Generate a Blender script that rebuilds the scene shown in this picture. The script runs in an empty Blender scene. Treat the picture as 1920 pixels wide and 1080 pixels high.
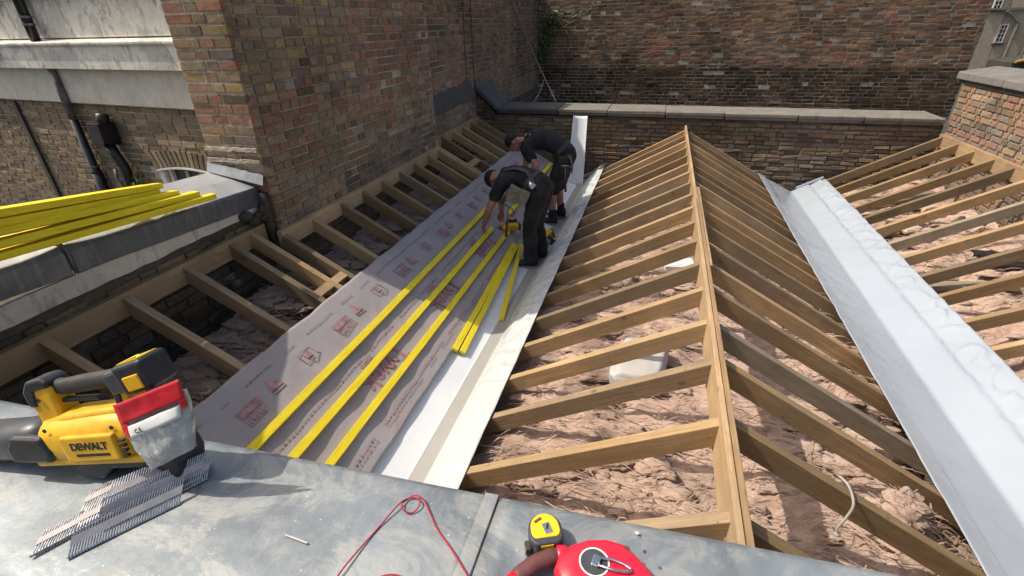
import bpy, bmesh, math, random
import numpy as np
from mathutils import Vector, Matrix, noise as mnoise
random.seed(7)
SC = bpy.context.scene
COL = SC.collection
# ------------------------------------------------------------------ camera
CAM_R = Matrix(((0.96078237, -0.11465396, 0.25249102),
                (0.2764902, 0.46576536, -0.84060442),
                (-0.02122295, 0.8774492, 0.47919984)))
cd = bpy.data.cameras.new('camera')
cam = bpy.data.objects.new('camera', cd)
COL.objects.link(cam)
cd.sensor_width = 36.0
cd.lens = 906.0 / 1920.0 * 36.0
cd.clip_start = 0.02
cd.clip_end = 500
cam.matrix_world = CAM_R.to_4x4()
SC.camera = cam
# ------------------------------------------------------------------ sky + sun
SUN_EL = math.radians(53.0)
LDIR = Vector((0.989, 0.147, -math.tan(SUN_EL))).normalized()
w = bpy.data.worlds.new('World')
SC.world = w
w.use_nodes = True
nt = w.node_tree
sky = nt.nodes.new('ShaderNodeTexSky')
sky.sky_type = 'NISHITA'
sky.sun_disc = False
sky.sun_elevation = SUN_EL
sky.sun_rotation = math.atan2(-LDIR.x, -LDIR.y)
sky.air_density = 1.0
sky.dust_density = 4.0
sky.ozone_density = 0.3
wb = nt.nodes.new('ShaderNodeMix'); wb.data_type = 'RGBA'; wb.blend_type = 'MULTIPLY'      # camera white balance
wb.inputs[0].default_value = 1.0; wb.inputs[7].default_value = (1.0, .97, .925, 1)
nt.links.new(sky.outputs[0], wb.inputs[6]); nt.links.new(wb.outputs[2], nt.nodes['Background'].inputs[0])
nt.nodes['Background'].inputs[1].default_value = 0.125
sl = bpy.data.lights.new('sun', 'SUN')
sl.energy = 3.2
sl.angle = math.radians(0.53)
sl.color = (1.0, 0.91, 0.78)
so = bpy.data.objects.new('sun', sl)
COL.objects.link(so)
so.rotation_euler = LDIR.to_track_quat('-Z', 'Y').to_euler()
so.location = (-6, -2, 9)
SC.view_settings.view_transform = 'Standard'
SC.view_settings.look = 'None'
SC.view_settings.exposure = 0.45
SC.view_settings.gamma = 1.0
SC.view_settings.use_curve_mapping = False

# ------------------------------------------------------------------ helpers
def proj(p):
    v = CAM_R.transposed() @ Vector(p)
    if v.z > -1e-3:
        return None
    return (v.x / -v.z * 906 + 960, -v.y / -v.z * 906 + 540, -v.z)

def V(*a):
    return Vector(a)

def frame(x, up=(0, 0, 1)):
    """rotation matrix whose columns are x, y, z with x along the given direction"""
    x = Vector(x).normalized(); up = Vector(up)
    y = up.cross(x)
    if y.length < 1e-5:
        y = Vector((0, 1, 0)).cross(x)
    y.normalize(); z = x.cross(y)
    return Matrix((x, y, z)).transposed()

class MB:
    def __init__(s):
        s.v = []; s.f = []; s.c = []; s.m = []
        s.col = (1, 1, 1); s.mi = 0
    def add(s, vs, fs):
        o = len(s.v); s.v += [tuple(v) for v in vs]
        for f in fs:
            s.f.append(tuple(i + o for i in f)); s.c.append(s.col); s.m.append(s.mi)
        return s
    def box(s, c, d, R=None):
        c = Vector(c); h = Vector(d) * .5
        vs = []
        for z in (-1, 1):
            for y in (-1, 1):
                for x in (-1, 1):
                    p = Vector((x * h.x, y * h.y, z * h.z))
                    if R is not None: p = R @ p
                    vs.append(c + p)
        return s.add(vs, [(0, 2, 3, 1), (4, 5, 7, 6), (0, 1, 5, 4), (2, 6, 7, 3), (0, 4, 6, 2), (1, 3, 7, 5)])
    def bar(s, a, b, wy, hz, up=(0, 0, 1)):
        a = Vector(a); b = Vector(b)
        return s.box((a + b) / 2, ((b - a).length, wy, hz), frame(b - a, up))
    def chbox(s, lo, hi, ch, jit=0, M=None):
        """box open at the back (y max); chamfered on its front (y min)"""
        x0, y0, z0 = lo; x1, y1, z1 = hi
        j = lambda: random.uniform(-jit, jit)
        A = [(x0, y1, z0), (x1, y1, z0), (x1, y1, z1), (x0, y1, z1)]
        B = [(x0 + j(), y0 + ch, z0 + j()), (x1 + j(), y0 + ch, z0 + j()), (x1 + j(), y0 + ch, z1 + j()), (x0 + j(), y0 + ch, z1 + j())]
        C = [(B[0][0] + ch, y0 + j(), B[0][2] + ch), (B[1][0] - ch, y0 + j(), B[1][2] + ch), (B[2][0] - ch, y0 + j(), B[2][2] - ch), (B[3][0] + ch, y0 + j(), B[3][2] - ch)]
        vs = [Vector(p) for p in A + B + C]
        if M is not None: vs = [M @ p for p in vs]
        fs = [(8, 9, 10, 11)]
        for k in range(4):
            n = (k + 1) % 4
            fs += [(k, n, 4 + n, 4 + k), (4 + k, 4 + n, 8 + n, 8 + k)]
        return s.add(vs, fs)
    def tube(s, pts, r, n=8, cap=True, closed=False):
        pts = [Vector(p) for p in pts]
        if not hasattr(r, '__len__'): r = [r] * len(pts)
        rings = []; prev = None
        for i, p in enumerate(pts):
            if closed:
                t = pts[(i + 1) % len(pts)] - pts[i - 1]
            else:
                t = pts[min(i + 1, len(pts) - 1)] - pts[max(i - 1, 0)]
            t.normalize()
            if prev is None:
                u = t.orthogonal().normalized()
            else:
                u = prev - t * prev.dot(t)
                u = u.normalized() if u.length > 1e-6 else t.orthogonal().normalized()
            prev = u; wv = t.cross(u)
            rings.append([p + (u * math.cos(2 * math.pi * k / n) + wv * math.sin(2 * math.pi * k / n)) * r[i] for k in range(n)])
        vs = [q for ring in rings for q in ring]; fs = []
        m = len(pts)
        for i in range(m if closed else m - 1):
            a = i * n; b = ((i + 1) % m) * n
            for k in range(n):
                fs.append((a + k, a + (k + 1) % n, b + (k + 1) % n, b + k))
        if cap and not closed:
            fs.append(tuple(range(n - 1, -1, -1))); fs.append(tuple((m - 1) * n + k for k in range(n)))
        return s.add(vs, fs)
    def lathe(s, prof, n=20, M=None):
        """profile of (r, z) turned about z"""
        vs = []; fs = []
        for r, z in prof:
            for k in range(n):
                a = 2 * math.pi * k / n; vs.append(Vector((r * math.cos(a), r * math.sin(a), z)))
        for i in range(len(prof) - 1):
            for k in range(n):
                fs.append((i * n + k, i * n + (k + 1) % n, (i + 1) * n + (k + 1) % n, (i + 1) * n + k))
        fs.append(tuple(range(n - 1, -1, -1))); fs.append(tuple((len(prof) - 1) * n + k for k in range(n)))
        if M is not None: vs = [M @ v for v in vs]
        return s.add(vs, fs)
    def prism(s, poly, d0, d1, M=None):
        """polygon in local x,z extruded along local y from d0 to d1"""
        n = len(poly)
        vs = [Vector((x, d0, z)) for x, z in poly] + [Vector((x, d1, z)) for x, z in poly]
        if M is not None: vs = [M @ v for v in vs]
        fs = [tuple(range(n)), tuple(range(2 * n - 1, n - 1, -1))]
        for k in range(n):
            fs.append((k, n + k, n + (k + 1) % n, (k + 1) % n))
        return s.add(vs, fs)
    def loft(s, rings, cap=True):
        n = len(rings[0]); vs = [p for r in rings for p in r]; fs = []
        for i in range(len(rings) - 1):
            for k in range(n):
                fs.append((i * n + k, i * n + (k + 1) % n, (i + 1) * n + (k + 1) % n, (i + 1) * n + k))
        if cap:
            fs.append(tuple(range(n - 1, -1, -1))); fs.append(tuple((len(rings) - 1) * n + k for k in range(n)))
        return s.add(vs, fs)
    def grid(s, fn, nu, nv, u0=0., u1=1., v0=0., v1=1.):
        vs = [fn(u0 + (u1 - u0) * i / nu, v0 + (v1 - v0) * j / nv) for j in range(nv + 1) for i in range(nu + 1)]
        fs = [(j * (nu + 1) + i, j * (nu + 1) + i + 1, (j + 1) * (nu + 1) + i + 1, (j + 1) * (nu + 1) + i) for j in range(nv) for i in range(nu)]
        return s.add(vs, fs)
    def sphere(s, c, r, n=12, m=8, M=None):
        c = Vector(c); r = Vector(r) if hasattr(r, '__len__') else Vector((r, r, r))
        vs = []; fs = []
        for j in range(m + 1):
            t = math.pi * j / m
            for k in range(n):
                a = 2 * math.pi * k / n
                q = Vector((r.x * math.sin(t) * math.cos(a), r.y * math.sin(t) * math.sin(a), r.z * math.cos(t)))
                vs.append(c + (M @ q if M is not None else q))
        for j in range(m):
            for k in range(n):
                fs.append((j * n + k, (j + 1) * n + k, (j + 1) * n + (k + 1) % n, j * n + (k + 1) % n))
        return s.add(vs, fs)
    def build(s, name, mat, parent=None, smooth=False, bevel=0, seg=2, origin=None, R=None, subsurf=0, solid=0, colors=False, autosmooth=None):
        me = bpy.data.meshes.new(name)
        vs = s.v
        if origin is not None:
            o = Vector(origin); Rt = R.transposed() if R is not None else None
            vs = [tuple((Rt @ (Vector(v) - o)) if Rt is not None else (Vector(v) - o)) for v in vs]
        me.from_pydata(vs, [], s.f)
        for mm in (mat if isinstance(mat, (list, tuple)) else [mat]):
            me.materials.append(mm)
        if isinstance(mat, (list, tuple)):
            me.polygons.foreach_set('material_index', s.m)
        if colors:
            at = me.color_attributes.new('Col', 'FLOAT_COLOR', 'CORNER')
            lt = np.zeros(len(me.polygons), dtype=np.int32); me.polygons.foreach_get('loop_total', lt)
            c = np.ones((len(s.c), 4), dtype=np.float32); c[:, :3] = np.array(s.c, dtype=np.float32)
            at.data.foreach_set('color', np.repeat(c, lt, axis=0).ravel())
        me.update()
        if smooth:
            me.polygons.foreach_set('use_smooth', [True] * len(me.polygons))
        o = bpy.data.objects.new(name, me); COL.objects.link(o)
        if origin is not None:
            M4 = (R.to_4x4() if R is not None else Matrix.Identity(4)); M4.translation = Vector(origin)
            o.matrix_basis = M4
        if parent is not None: setpar(o, parent)
        if solid:
            md = o.modifiers.new('solid', 'SOLIDIFY'); md.thickness = solid; md.offset = 0
        if bevel:
            md = o.modifiers.new('bevel', 'BEVEL'); md.width = bevel; md.segments = seg; md.limit_method = 'ANGLE'; md.angle_limit = math.radians(35)
            md.harden_normals = False
        if subsurf:
            md = o.modifiers.new('sub', 'SUBSURF'); md.levels = subsurf; md.render_levels = subsurf
        return o

def world_m(o):
    m = o.matrix_basis.copy()
    p = o.parent
    while p is not None:
        m = p.matrix_basis @ m; p = p.parent
    return m

def setpar(o, p):
    """parent o to p keeping its place in the world"""
    wm = o.matrix_basis.copy()
    o.parent = p
    o.matrix_parent_inverse = Matrix.Identity(4)
    o.matrix_basis = world_m(p).inverted() @ wm

def tag(o, label=None, cat=None, group=None, kind=None):
    if label: o['label'] = label
    if cat: o['category'] = cat
    if group: o['group'] = group
    if kind: o['kind'] = kind
    return o

def thing(name, loc, label, cat, group=None, R=None):
    o = bpy.data.objects.new(name, None); COL.objects.link(o)
    o.empty_display_size = .1
    M4 = R.to_4x4() if R is not None else Matrix.Identity(4)
    M4.translation = Vector(loc); o.matrix_basis = M4
    return tag(o, label, cat, group)

def xf(o, M):
    """place an object built around the origin"""
    o.matrix_basis = M @ o.matrix_basis
    return o

def fbm(p, o=4, s=1.0):
    p = Vector(p) * s; a = 0; k = 1
    for i in range(o):
        a += k * mnoise.noise(p); p = p * 2.03 + Vector((3.1, 1.7, 5.3)); k *= .5
    return a

def text_mesh(txt, size, name, mat, M, parent=None, extrude=.0004, bold=0.0, shear=0.0, align='CENTER', spacing=1.0):
    cu = bpy.data.curves.new(name, 'FONT'); cu.body = txt; cu.size = size; cu.extrude = extrude
    cu.align_x = align; cu.align_y = 'CENTER'; cu.offset = bold; cu.shear = shear; cu.space_character = spacing
    cu.resolution_u = 3
    t = bpy.data.objects.new('tmp_text', cu); COL.objects.link(t)
    dg = bpy.context.evaluated_depsgraph_get(); dg.update()
    me = bpy.data.meshes.new_from_object(t.evaluated_get(dg))
    bpy.data.objects.remove(t); bpy.data.curves.remove(cu)
    me.name = name
    me.materials.clear(); me.materials.append(mat)
    o = bpy.data.objects.new(name, me); COL.objects.link(o)
    o.matrix_basis = M
    if parent is not None: setpar(o, parent)
    return o

# ------------------------------------------------------------------ materials
class NT:
    def __init__(s, name):
        s.mat = bpy.data.materials.new(name); s.mat.use_nodes = True
        s.t = s.mat.node_tree; s.b = s.t.nodes['Principled BSDF']
    def n(s, typ, **k):
        nd = s.t.nodes.new(typ)
        for a, b in k.items(): setattr(nd, a, b)
        return nd
    def l(s, a, b): s.t.links.new(a, b)
    def setv(s, name, v):
        s.b.inputs[name].default_value = v
    def coord(s, kind='Object', scale=(1, 1, 1), rot=(0, 0, 0)):
        tc = s.n('ShaderNodeTexCoord'); mp = s.n('ShaderNodeMapping')
        mp.inputs['Scale'].default_value = scale; mp.inputs['Rotation'].default_value = rot
        s.l(tc.outputs[kind], mp.inputs[0]); return mp.outputs[0]
    def pos(s, scale=(1, 1, 1)):
        g = s.n('ShaderNodeNewGeometry'); mp = s.n('ShaderNodeMapping')
        mp.inputs['Scale'].default_value = scale
        s.l(g.outputs['Position'], mp.inputs[0]); return mp.outputs[0]
    def noise(s, vec, scale, detail=6, rough=.55, dist=0.0):
        nd = s.n('ShaderNodeTexNoise'); nd.inputs['Scale'].default_value = scale
        nd.inputs['Detail'].default_value = detail; nd.inputs['Roughness'].default_value = rough
        nd.inputs['Distortion'].default_value = dist
        s.l(vec, nd.inputs['Vector']); return nd.outputs['Fac']
    def ramp(s, fac, pts):
        r = s.n('ShaderNodeValToRGB')
        e = r.color_ramp.elements
        while len(e) < len(pts): e.new(.5)
        for i, (p, c) in enumerate(pts):
            e[i].position = p; e[i].color = (c, c, c, 1) if not hasattr(c, '__len__') else (*c, 1)
        s.l(fac, r.inputs[0]); return r.outputs[0]
    def mix(s, fac, a, b, mode='MIX'):
        m = s.n('ShaderNodeMix'); m.data_type = 'RGBA'; m.blend_type = mode
        for ix, v in ((0, fac), (6, a), (7, b)):
            sock = m.inputs[ix]
            if hasattr(v, 'links'): s.l(v, sock)
            elif ix == 0: sock.default_value = v
            else: sock.default_value = (*v, 1) if len(v) == 3 else v
        return m.outputs[2]
    def math(s, op, a, b=None):
        m = s.n('ShaderNodeMath'); m.operation = op
        for sock, v in ((m.inputs[0], a), (m.inputs[1], b)):
            if v is None: continue
            if hasattr(v, 'links'): s.l(v, sock)
            else: sock.default_value = v
        return m.outputs[0]
    def bump(s, h, strength=.3, dist=.01):
        b = s.n('ShaderNodeBump'); b.inputs['Strength'].default_value = strength; b.inputs['Distance'].default_value = dist
        s.l(h, b.inputs['Height']); s.l(b.outputs[0], s.b.inputs['Normal'])
    def base(s, c):
        if hasattr(c, 'links'): s.l(c, s.b.inputs['Base Color'])
        else: s.setv('Base Color', (*c, 1))
    def rough(s, r):
        if hasattr(r, 'links'): s.l(r, s.b.inputs['Roughness'])
        else: s.setv('Roughness', r)

def plain(name, c, rough=.5, metal=0, var=.12, scale=30, bump=.0, spec=None, coat=0, kind='Object'):
    m = NT(name); v = m.coord(kind)
    f = m.noise(v, scale, 5)
    f = m.ramp(f, [(.3, 1 - var), (.7, 1 + var * .6)])
    m.base(m.mix(1.0, c, f, 'MULTIPLY'))
    f2 = m.noise(v, scale * .35, 4)
    m.rough(m.ramp(f2, [(.3, max(.02, rough - .08)), (.7, min(1, rough + .1))]))
    m.setv('Metallic', metal)
    if spec is not None: m.setv('Specular IOR Level', spec)
    if coat: m.setv('Coat Weight', coat)
    if bump: m.bump(m.noise(v, scale * 3, 5), bump, .002)
    return m.mat

MAT = {}
def brick_mat(name, smear=(.30, .26, .21), lo=.62, hi=.72, grime=.5):
    m = NT(name)
    at = m.n('ShaderNodeAttribute'); at.attribute_name = 'Col'
    p = m.pos()
    f = m.ramp(m.noise(p, 45, 8, .7), [(.25, .55), (.75, 1.35)])
    c = m.mix(1.0, at.outputs['Color'], f, 'MULTIPLY')
    pits = m.ramp(m.noise(p, 160, 3, .6), [(.30, .45), (.42, 1.0)])
    c = m.mix(.8, c, pits, 'MULTIPLY')
    g = m.ramp(m.noise(p, 1.1, 6, .65, .4), [(.35, 1 - grime), (.62, 1.12)])
    c = m.mix(1.0, c, g, 'MULTIPLY')
    sm = m.noise(p, 2.6, 9, .72, .3)
    c = m.mix(m.ramp(sm, [(lo, 0), (hi, .8)]), c, smear)
    m.base(c); m.rough(.92); m.setv('Specular IOR Level', .2)
    h = m.math('ADD', m.noise(p, 70, 8, .7), m.math('MULTIPLY', m.noise(p, 260, 3), .4))
    m.bump(h, .75, .012)
    return m.mat
MAT['brick'] = brick_mat('weathered brick', grime=.36)
MAT['brick_far'] = brick_mat('far wall brick', smear=(.24, .19, .14), lo=.60, hi=.74, grime=.55)
def mortar_mat(name, c):
    m = NT(name); p = m.pos()
    f = m.ramp(m.noise(p, 18, 8, .7), [(.25, .5), (.75, 1.3)])
    g = m.ramp(m.noise(p, 1.3, 6, .65), [(.35, .55), (.65, 1.15)])
    m.base(m.mix(1.0, m.mix(1.0, c, f, 'MULTIPLY'), g, 'MULTIPLY'))
    m.rough(.95); m.setv('Specular IOR Level', .15)
    m.bump(m.noise(p, 120, 6, .7), .7, .01)
    return m.mat
MAT['mortar'] = mortar_mat('lime mortar', (.54, .47, .375))
MAT['mortar_pale'] = mortar_mat('pale mortar', (.62, .52, .42))
MAT['mortar_dark'] = mortar_mat('sooty mortar', (.13, .11, .09))
MAT['mortar_far'] = mortar_mat('far mortar', (.50, .44, .35))

def wood_mat(name, c0, c1, rough=.75, rnd=.35):
    m = NT(name)
    v = m.coord('Object', (1.2, 26, 26))
    oi = m.n('ShaderNodeObjectInfo')
    add = m.n('ShaderNodeVectorMath'); add.operation = 'ADD'
    sc = m.n('ShaderNodeVectorMath'); sc.operation = 'SCALE'
    cmb = m.n('ShaderNodeCombineXYZ')
    for i in range(3): m.l(oi.outputs['Random'], cmb.inputs[i])
    m.l(cmb.outputs[0], sc.inputs[0]); sc.inputs['Scale'].default_value = 57.0
    m.l(v, add.inputs[0]); m.l(sc.outputs[0], add.inputs[1])
    vv = add.outputs[0]
    gr = m.noise(vv, 1.6, 8, .65, 1.2)
    c = m.mix(m.ramp(gr, [(.28, 0), (.72, 1)]), c0, c1)
    fine = m.ramp(m.noise(vv, 7, 5, .6), [(.3, .78), (.7, 1.12)])
    c = m.mix(1.0, c, fine, 'MULTIPLY')
    # knots
    v2 = m.coord('Object', (4.5, 7, 7))
    add2 = m.n('ShaderNodeVectorMath'); add2.operation = 'ADD'; m.l(v2, add2.inputs[0]); m.l(sc.outputs[0], add2.inputs[1])
    vo = m.n('ShaderNodeTexVoronoi'); vo.inputs['Scale'].default_value = .9; m.l(add2.outputs[0], vo.inputs['Vector'])
    kn = m.ramp(vo.outputs['Distance'], [(.03, .35), (.12, 1)])
    c = m.mix(.85, c, kn, 'MULTIPLY')
    # broad weather stain
    p = m.pos(); st = m.ramp(m.noise(p, 2.2, 6, .65), [(.35, .72), (.65, 1.1)])
    c = m.mix(1.0, c, st, 'MULTIPLY')
    v3 = m.coord('Object', (.9, .9, .9)); add3 = m.n('ShaderNodeVectorMath'); add3.operation = 'ADD'; m.l(v3, add3.inputs[0]); m.l(sc.outputs[0], add3.inputs[1])
    c = m.mix(m.ramp(m.noise(add3.outputs[0], 1.3, 7, .7, .6), [(.40, 0), (.62, .65)]), c, tuple(x * y for x, y in zip(c1, (.52, .55, .62))))
    c = m.mix(m.ramp(m.noise(add3.outputs[0], 26, 4, .65), [(.66, 0), (.73, .7)]), c, tuple(x * .3 for x in c0))
    # tone per piece
    t = m.ramp(oi.outputs['Random'], [(0, 1 - rnd), (1, 1 + rnd * .4)])
    c = m.mix(1.0, c, t, 'MULTIPLY')
    m.base(c); m.rough(rough); m.setv('Specular IOR Level', .25)
    m.bump(m.math('ADD', gr, m.noise(vv, 9, 4)), .35, .004)
    return m.mat
MAT['wood'] = wood_mat('treated rafter timber', (.34, .210, .098), (.60, .415, .218), rnd=.42)
MAT['wood_plate'] = wood_mat('sawn plate timber', (.42, .265, .13), (.66, .46, .26))
MAT['wood_mid'] = wood_mat('weathered brown timber', (.26, .18, .105), (.46, .335, .20), rnd=.4)
MAT['wood_old'] = wood_mat('grey weathered timber', (.24, .19, .13), (.41, .335, .235))
def yellow_batten():
    m = NT('yellow batten paint'); v = m.coord('Object', (3, 40, 40))
    g = m.noise(v, 1.5, 7, .65, .8)
    c = m.mix(m.ramp(g, [(.3, 0), (.7, 1)]), (.70, .52, .012), (.92, .76, .04))
    p = m.pos()
    c = m.mix(m.ramp(m.noise(p, 5, 8, .7), [(.60, 0), (.72, .55)]), c, (.80, .70, .25))
    c = m.mix(m.ramp(m.noise(p, 34, 3, .6), [(.70, 0), (.76, .75)]), c, (.20, .14, .05))
    m.base(c); m.rough(.7); m.setv('Specular IOR Level', .25); m.bump(g, .3, .003); return m.mat
MAT['batten'] = yellow_batten()

def zinc_mat(name, c=(.215, .248, .272), r=.5, streak=False):
    m = NT(name); p = m.pos()
    a = m.noise(p, 3.2, 9, .68, .6); b = m.noise(p, 13, 8, .7, .8)
    cc = m.mix(m.ramp(a, [(.32, 0), (.68, 1)]), tuple(x * .66 for x in c), tuple(min(1, x * 1.22) for x in c))
    if not streak: cc = m.mix(m.ramp(b, [(.52, 0), (.70, .55)]), cc, (.37, .375, .36))
    rs = m.noise(p, 6.5, 7, .7, 1.0)
    cc = m.mix(m.ramp(rs, [(.60, 0), (.74, .45)]), cc, (.29, .24, .19))
    sc = m.noise(m.pos((90, 14, 14)), 1.0, 4, .6)
    if not streak: cc = m.mix(m.ramp(sc, [(.66, 0), (.74, .30)]), cc, (.45, .46, .46))
    sp = m.noise(p, 75, 3, .5)
    cc = m.mix(m.ramp(sp, [(.72, 0), (.76, .8)]), cc, (.62, .60, .55))
    if streak:
        st = m.noise(m.pos((14, 14, .9)), 1.6, 6, .65)
        cc = m.mix(m.ramp(st, [(.52, 0), (.74, .45)]), cc, (.27, .29, .33))
    if not streak:
        ox = m.noise(m.pos((1.3, 2.6, 1)), 2.1, 10, .74, 1.4)
        cc = m.mix(m.ramp(ox, [(.50, 0), (.60, .55), (.66, .15), (.80, .5)]), cc, (.40, .40, .375))
        dk = m.noise(m.pos((2.2, 1.1, 1)), 3.1, 9, .72, 1.0)
        cc = m.mix(m.ramp(dk, [(.58, 0), (.70, .5)]), cc, tuple(x * .5 for x in c))
    m.base(cc); m.setv('Metallic', .25)
    m.rough(m.ramp(b, [(.3, r - .1), (.7, r + .16)])); m.setv('Specular IOR Level', .45)
    m.bump(m.math('ADD', m.noise(p, 7, 5), m.math('MULTIPLY', m.noise(p, 60, 5, .6), .15)), .16, .02)
    return m.mat
MAT['zinc'] = zinc_mat('weathered zinc sheet')
MAT['zinc_dark'] = zinc_mat('dark streaked zinc', (.105, .115, .135), .42, True)  # zinc darkened for the shade on the left capping's faces
MAT['zinc_seam'] = zinc_mat('soldered zinc lap', (.29, .31, .32), .55)
MAT['lead'] = zinc_mat('pale lead flashing', (.36, .375, .39), .55)  # lead upstand; also colours the sunlit top of the zinc capping

def render_mat(name, c, crack=True, dirt=.6):
    m = NT(name); p = m.pos()
    f = m.ramp(m.noise(p, 5, 8, .7), [(.3, .75), (.7, 1.08)])
    cc = m.mix(1.0, c, f, 'MULTIPLY')
    st = m.noise(m.pos((6, 6, 1.8)), 1.2, 9, .78, .4)
    cc = m.mix(m.ramp(st, [(.52, 0), (.64, dirt)]), cc, (.07, .065, .055))
    gp = m.noise(p, 2.1, 8, .62, .4)
    if crack: cc = m.mix(m.ramp(gp, [(.52, 0), (.545, .62)]), cc, (.44, .43, .40))
    if crack:
        vo = m.n('ShaderNodeTexVoronoi'); vo.feature = 'DISTANCE_TO_EDGE'; vo.inputs['Scale'].default_value = .9
        wv = m.n('ShaderNodeVectorMath'); wv.operation = 'ADD'
        nn = m.n('ShaderNodeTexNoise'); nn.inputs['Scale'].default_value = 4; nn.inputs['Detail'].default_value = 8
        m.l(p, nn.inputs['Vector']); m.l(p, wv.inputs[0]); m.l(nn.outputs['Color'], wv.inputs[1]); m.l(wv.outputs[0], vo.inputs['Vector'])
        cc = m.mix(m.ramp(vo.outputs['Distance'], [(.003, .6), (.010, 0)]), cc, (.16, .15, .13))
    m.base(cc); m.rough(.85); m.setv('Specular IOR Level', .25)
    m.bump(m.noise(p, 30, 8, .7), .4, .01); return m.mat
MAT['stucco'] = render_mat('cracked white stucco', (.80, .76, .67), True, .75)
MAT['stucco_clean'] = render_mat('cream painted render', (.66, .62, .53), False, .12)
MAT['render_white'] = render_mat('white render strip', (.62, .57, .49), False, .45)
MAT['cement'] = render_mat('grey cement', (.11, .11, .11), False, .3)
MAT['stone_coping'] = render_mat('weathered stone coping', (.225, .205, .175), False, .55)
MAT['concrete'] = render_mat('grey concrete coping', (.21, .20, .18), False, .55)

def membrane_mat():
    m = NT('grey breather membrane'); p = m.pos()
    c = m.mix(m.ramp(m.noise(p, 3, 7, .65), [(.3, 0), (.7, 1)]), (.285, .265, .27), (.37, .34, .345))
    c = m.mix(m.ramp(m.noise(p, 4.5, 7, .7, .5), [(.54, 0), (.68, .45)]), c, (.44, .29, .29))
    c = m.mix(m.ramp(m.noise(p, 55, 3, .5), [(.70, 0), (.75, .6)]), c, (.16, .13, .13))
    c = m.mix(m.ramp(m.noise(p, 260, 3, .6), [(.35, .18), (.6, 0)]), c, (.24, .22, .23))
    m.base(c); m.rough(.55); m.setv('Specular IOR Level', .4); m.setv('Sheen Weight', .1)
    m.bump(m.math('ADD', m.noise(p, 9, 6, .6), m.math('MULTIPLY', m.noise(p, 400, 2), .06)), .25, .01); return m.mat
MAT['membrane'] = membrane_mat()
def liner_mat(name, c, r=.38, bs=.16):
    m = NT(name); p = m.pos()
    f = m.ramp(m.noise(p, 1.6, 3, .5), [(.3, .94), (.7, 1.03)])
    cc = m.mix(1.0, c, f, 'MULTIPLY')
    cc = m.mix(m.ramp(m.noise(p, 16, 8, .75), [(.74, 0), (.84, .2)]), cc, (.33, .31, .28))
    m.base(cc); m.rough(m.ramp(m.noise(p, 6, 5), [(.3, r - .1), (.7, r + .14)])); m.setv('Specular IOR Level', .5)
    m.bump(m.math('ADD', m.noise(p, 5, 6, .6, .6), m.math('MULTIPLY', m.noise(p, 24, 5, .6), .06)), bs, .02); return m.mat
MAT['liner'] = liner_mat('white plastic valley liner', (.375, .42, .475), .19, .08)
MAT['liner_flap'] = liner_mat('crumpled white foil liner', (.56, .59, .59), .22, .12)
MAT['liner_grey'] = liner_mat('satin grey liner band', (.34, .33, .305), .5)
MAT['tub_white'] = liner_mat('dusty white plastic', (.46, .45, .43), .5)
MAT['board_white'] = liner_mat('white upvc board', (.70, .72, .74), .3)

def wool_mat(name, a, b, d):
    m = NT(name); p = m.pos()
    n1 = m.noise(p, 5.5, 7, .65, .8)
    fib = m.noise(m.pos((7, 62, 30)), 1.0, 9, .72, 2.2)
    fib2 = m.noise(m.pos((30, 12, 40)), 1.0, 9, .75, 2.5)
    c = m.mix(m.ramp(n1, [(.26, 0), (.56, 1)]), a, b)
    c = m.mix(m.ramp(fib, [(.24, .85), (.42, 0)]), c, d)
    c = m.mix(m.ramp(fib2, [(.60, 0), (.74, .6)]), c, tuple(min(1, x * 1.22) for x in b))
    c = m.mix(m.ramp(m.noise(p, 1.9, 6, .65, .5), [(.37, .8), (.50, 0)]), c, tuple(x * .45 for x in a))
    m.base(c); m.rough(1.0); m.setv('Specular IOR Level', .05); m.setv('Sheen Weight', .35)
    m.bump(m.math('ADD', m.math('ADD', fib, m.math('MULTIPLY', fib2, .7)), m.math('MULTIPLY', m.noise(p, 150, 7, .75), .35)), .7, .03); return m.mat
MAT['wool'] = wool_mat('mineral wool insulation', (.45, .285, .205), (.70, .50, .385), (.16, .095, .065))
MAT['wool_dark'] = wool_mat('dusty mineral wool insulation', (.20, .125, .09), (.36, .245, .18), (.06, .038, .03))  # same wool, with the left void's shade put into its colour

MAT['black_iron'] = plain('black painted iron', (.012, .013, .017), .32, var=.3, scale=20)
MAT['grey_pipe'] = plain('flaking grey pipe paint', (.16, .15, .135), .6, var=.6, scale=14)
MAT['yellow_plastic'] = plain('yellow tool plastic', (.80, .44, .012), .38, var=.22, scale=22, bump=.05)
MAT['black_plastic'] = plain('black tool plastic', (.022, .023, .027), .42, var=.3, scale=60, bump=.08)
MAT['grey_plastic'] = plain('dark grey tool plastic', (.055, .057, .065), .4, var=.25, scale=50, bump=.08)
MAT['rubber'] = plain('dark rubber grip', (.045, .042, .038), .75, var=.3, scale=80, bump=.2)
MAT['red_plastic'] = plain('red reel plastic', (.78, .018, .045), .3, var=.06, scale=40, coat=.25)
MAT['maroon_grip'] = plain('maroon rubber grip', (.13, .045, .045), .6, var=.25, scale=60, bump=.15)
MAT['red_cord'] = plain('red string', (.42, .015, .04), .75, var=.25, scale=300)
MAT['steel'] = plain('bright steel', (.60, .60, .61), .28, 1.0, var=.2, scale=60)
MAT['dark_steel'] = plain('dull steel', (.22, .22, .23), .42, .9, var=.3, scale=60)
MAT['nail_steel'] = plain('galvanised nail steel', (.52, .53, .55), .35, .8, var=.35, scale=120)
MAT['paper'] = plain('nail collation paper', (.52, .48, .47), .8, var=.18, scale=40)
MAT['red_card'] = plain('red header card', (.55, .012, .025), .4, var=.15, scale=40)
MAT['white_print'] = plain('white print', (.72, .72, .70), .6, var=.05)
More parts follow.
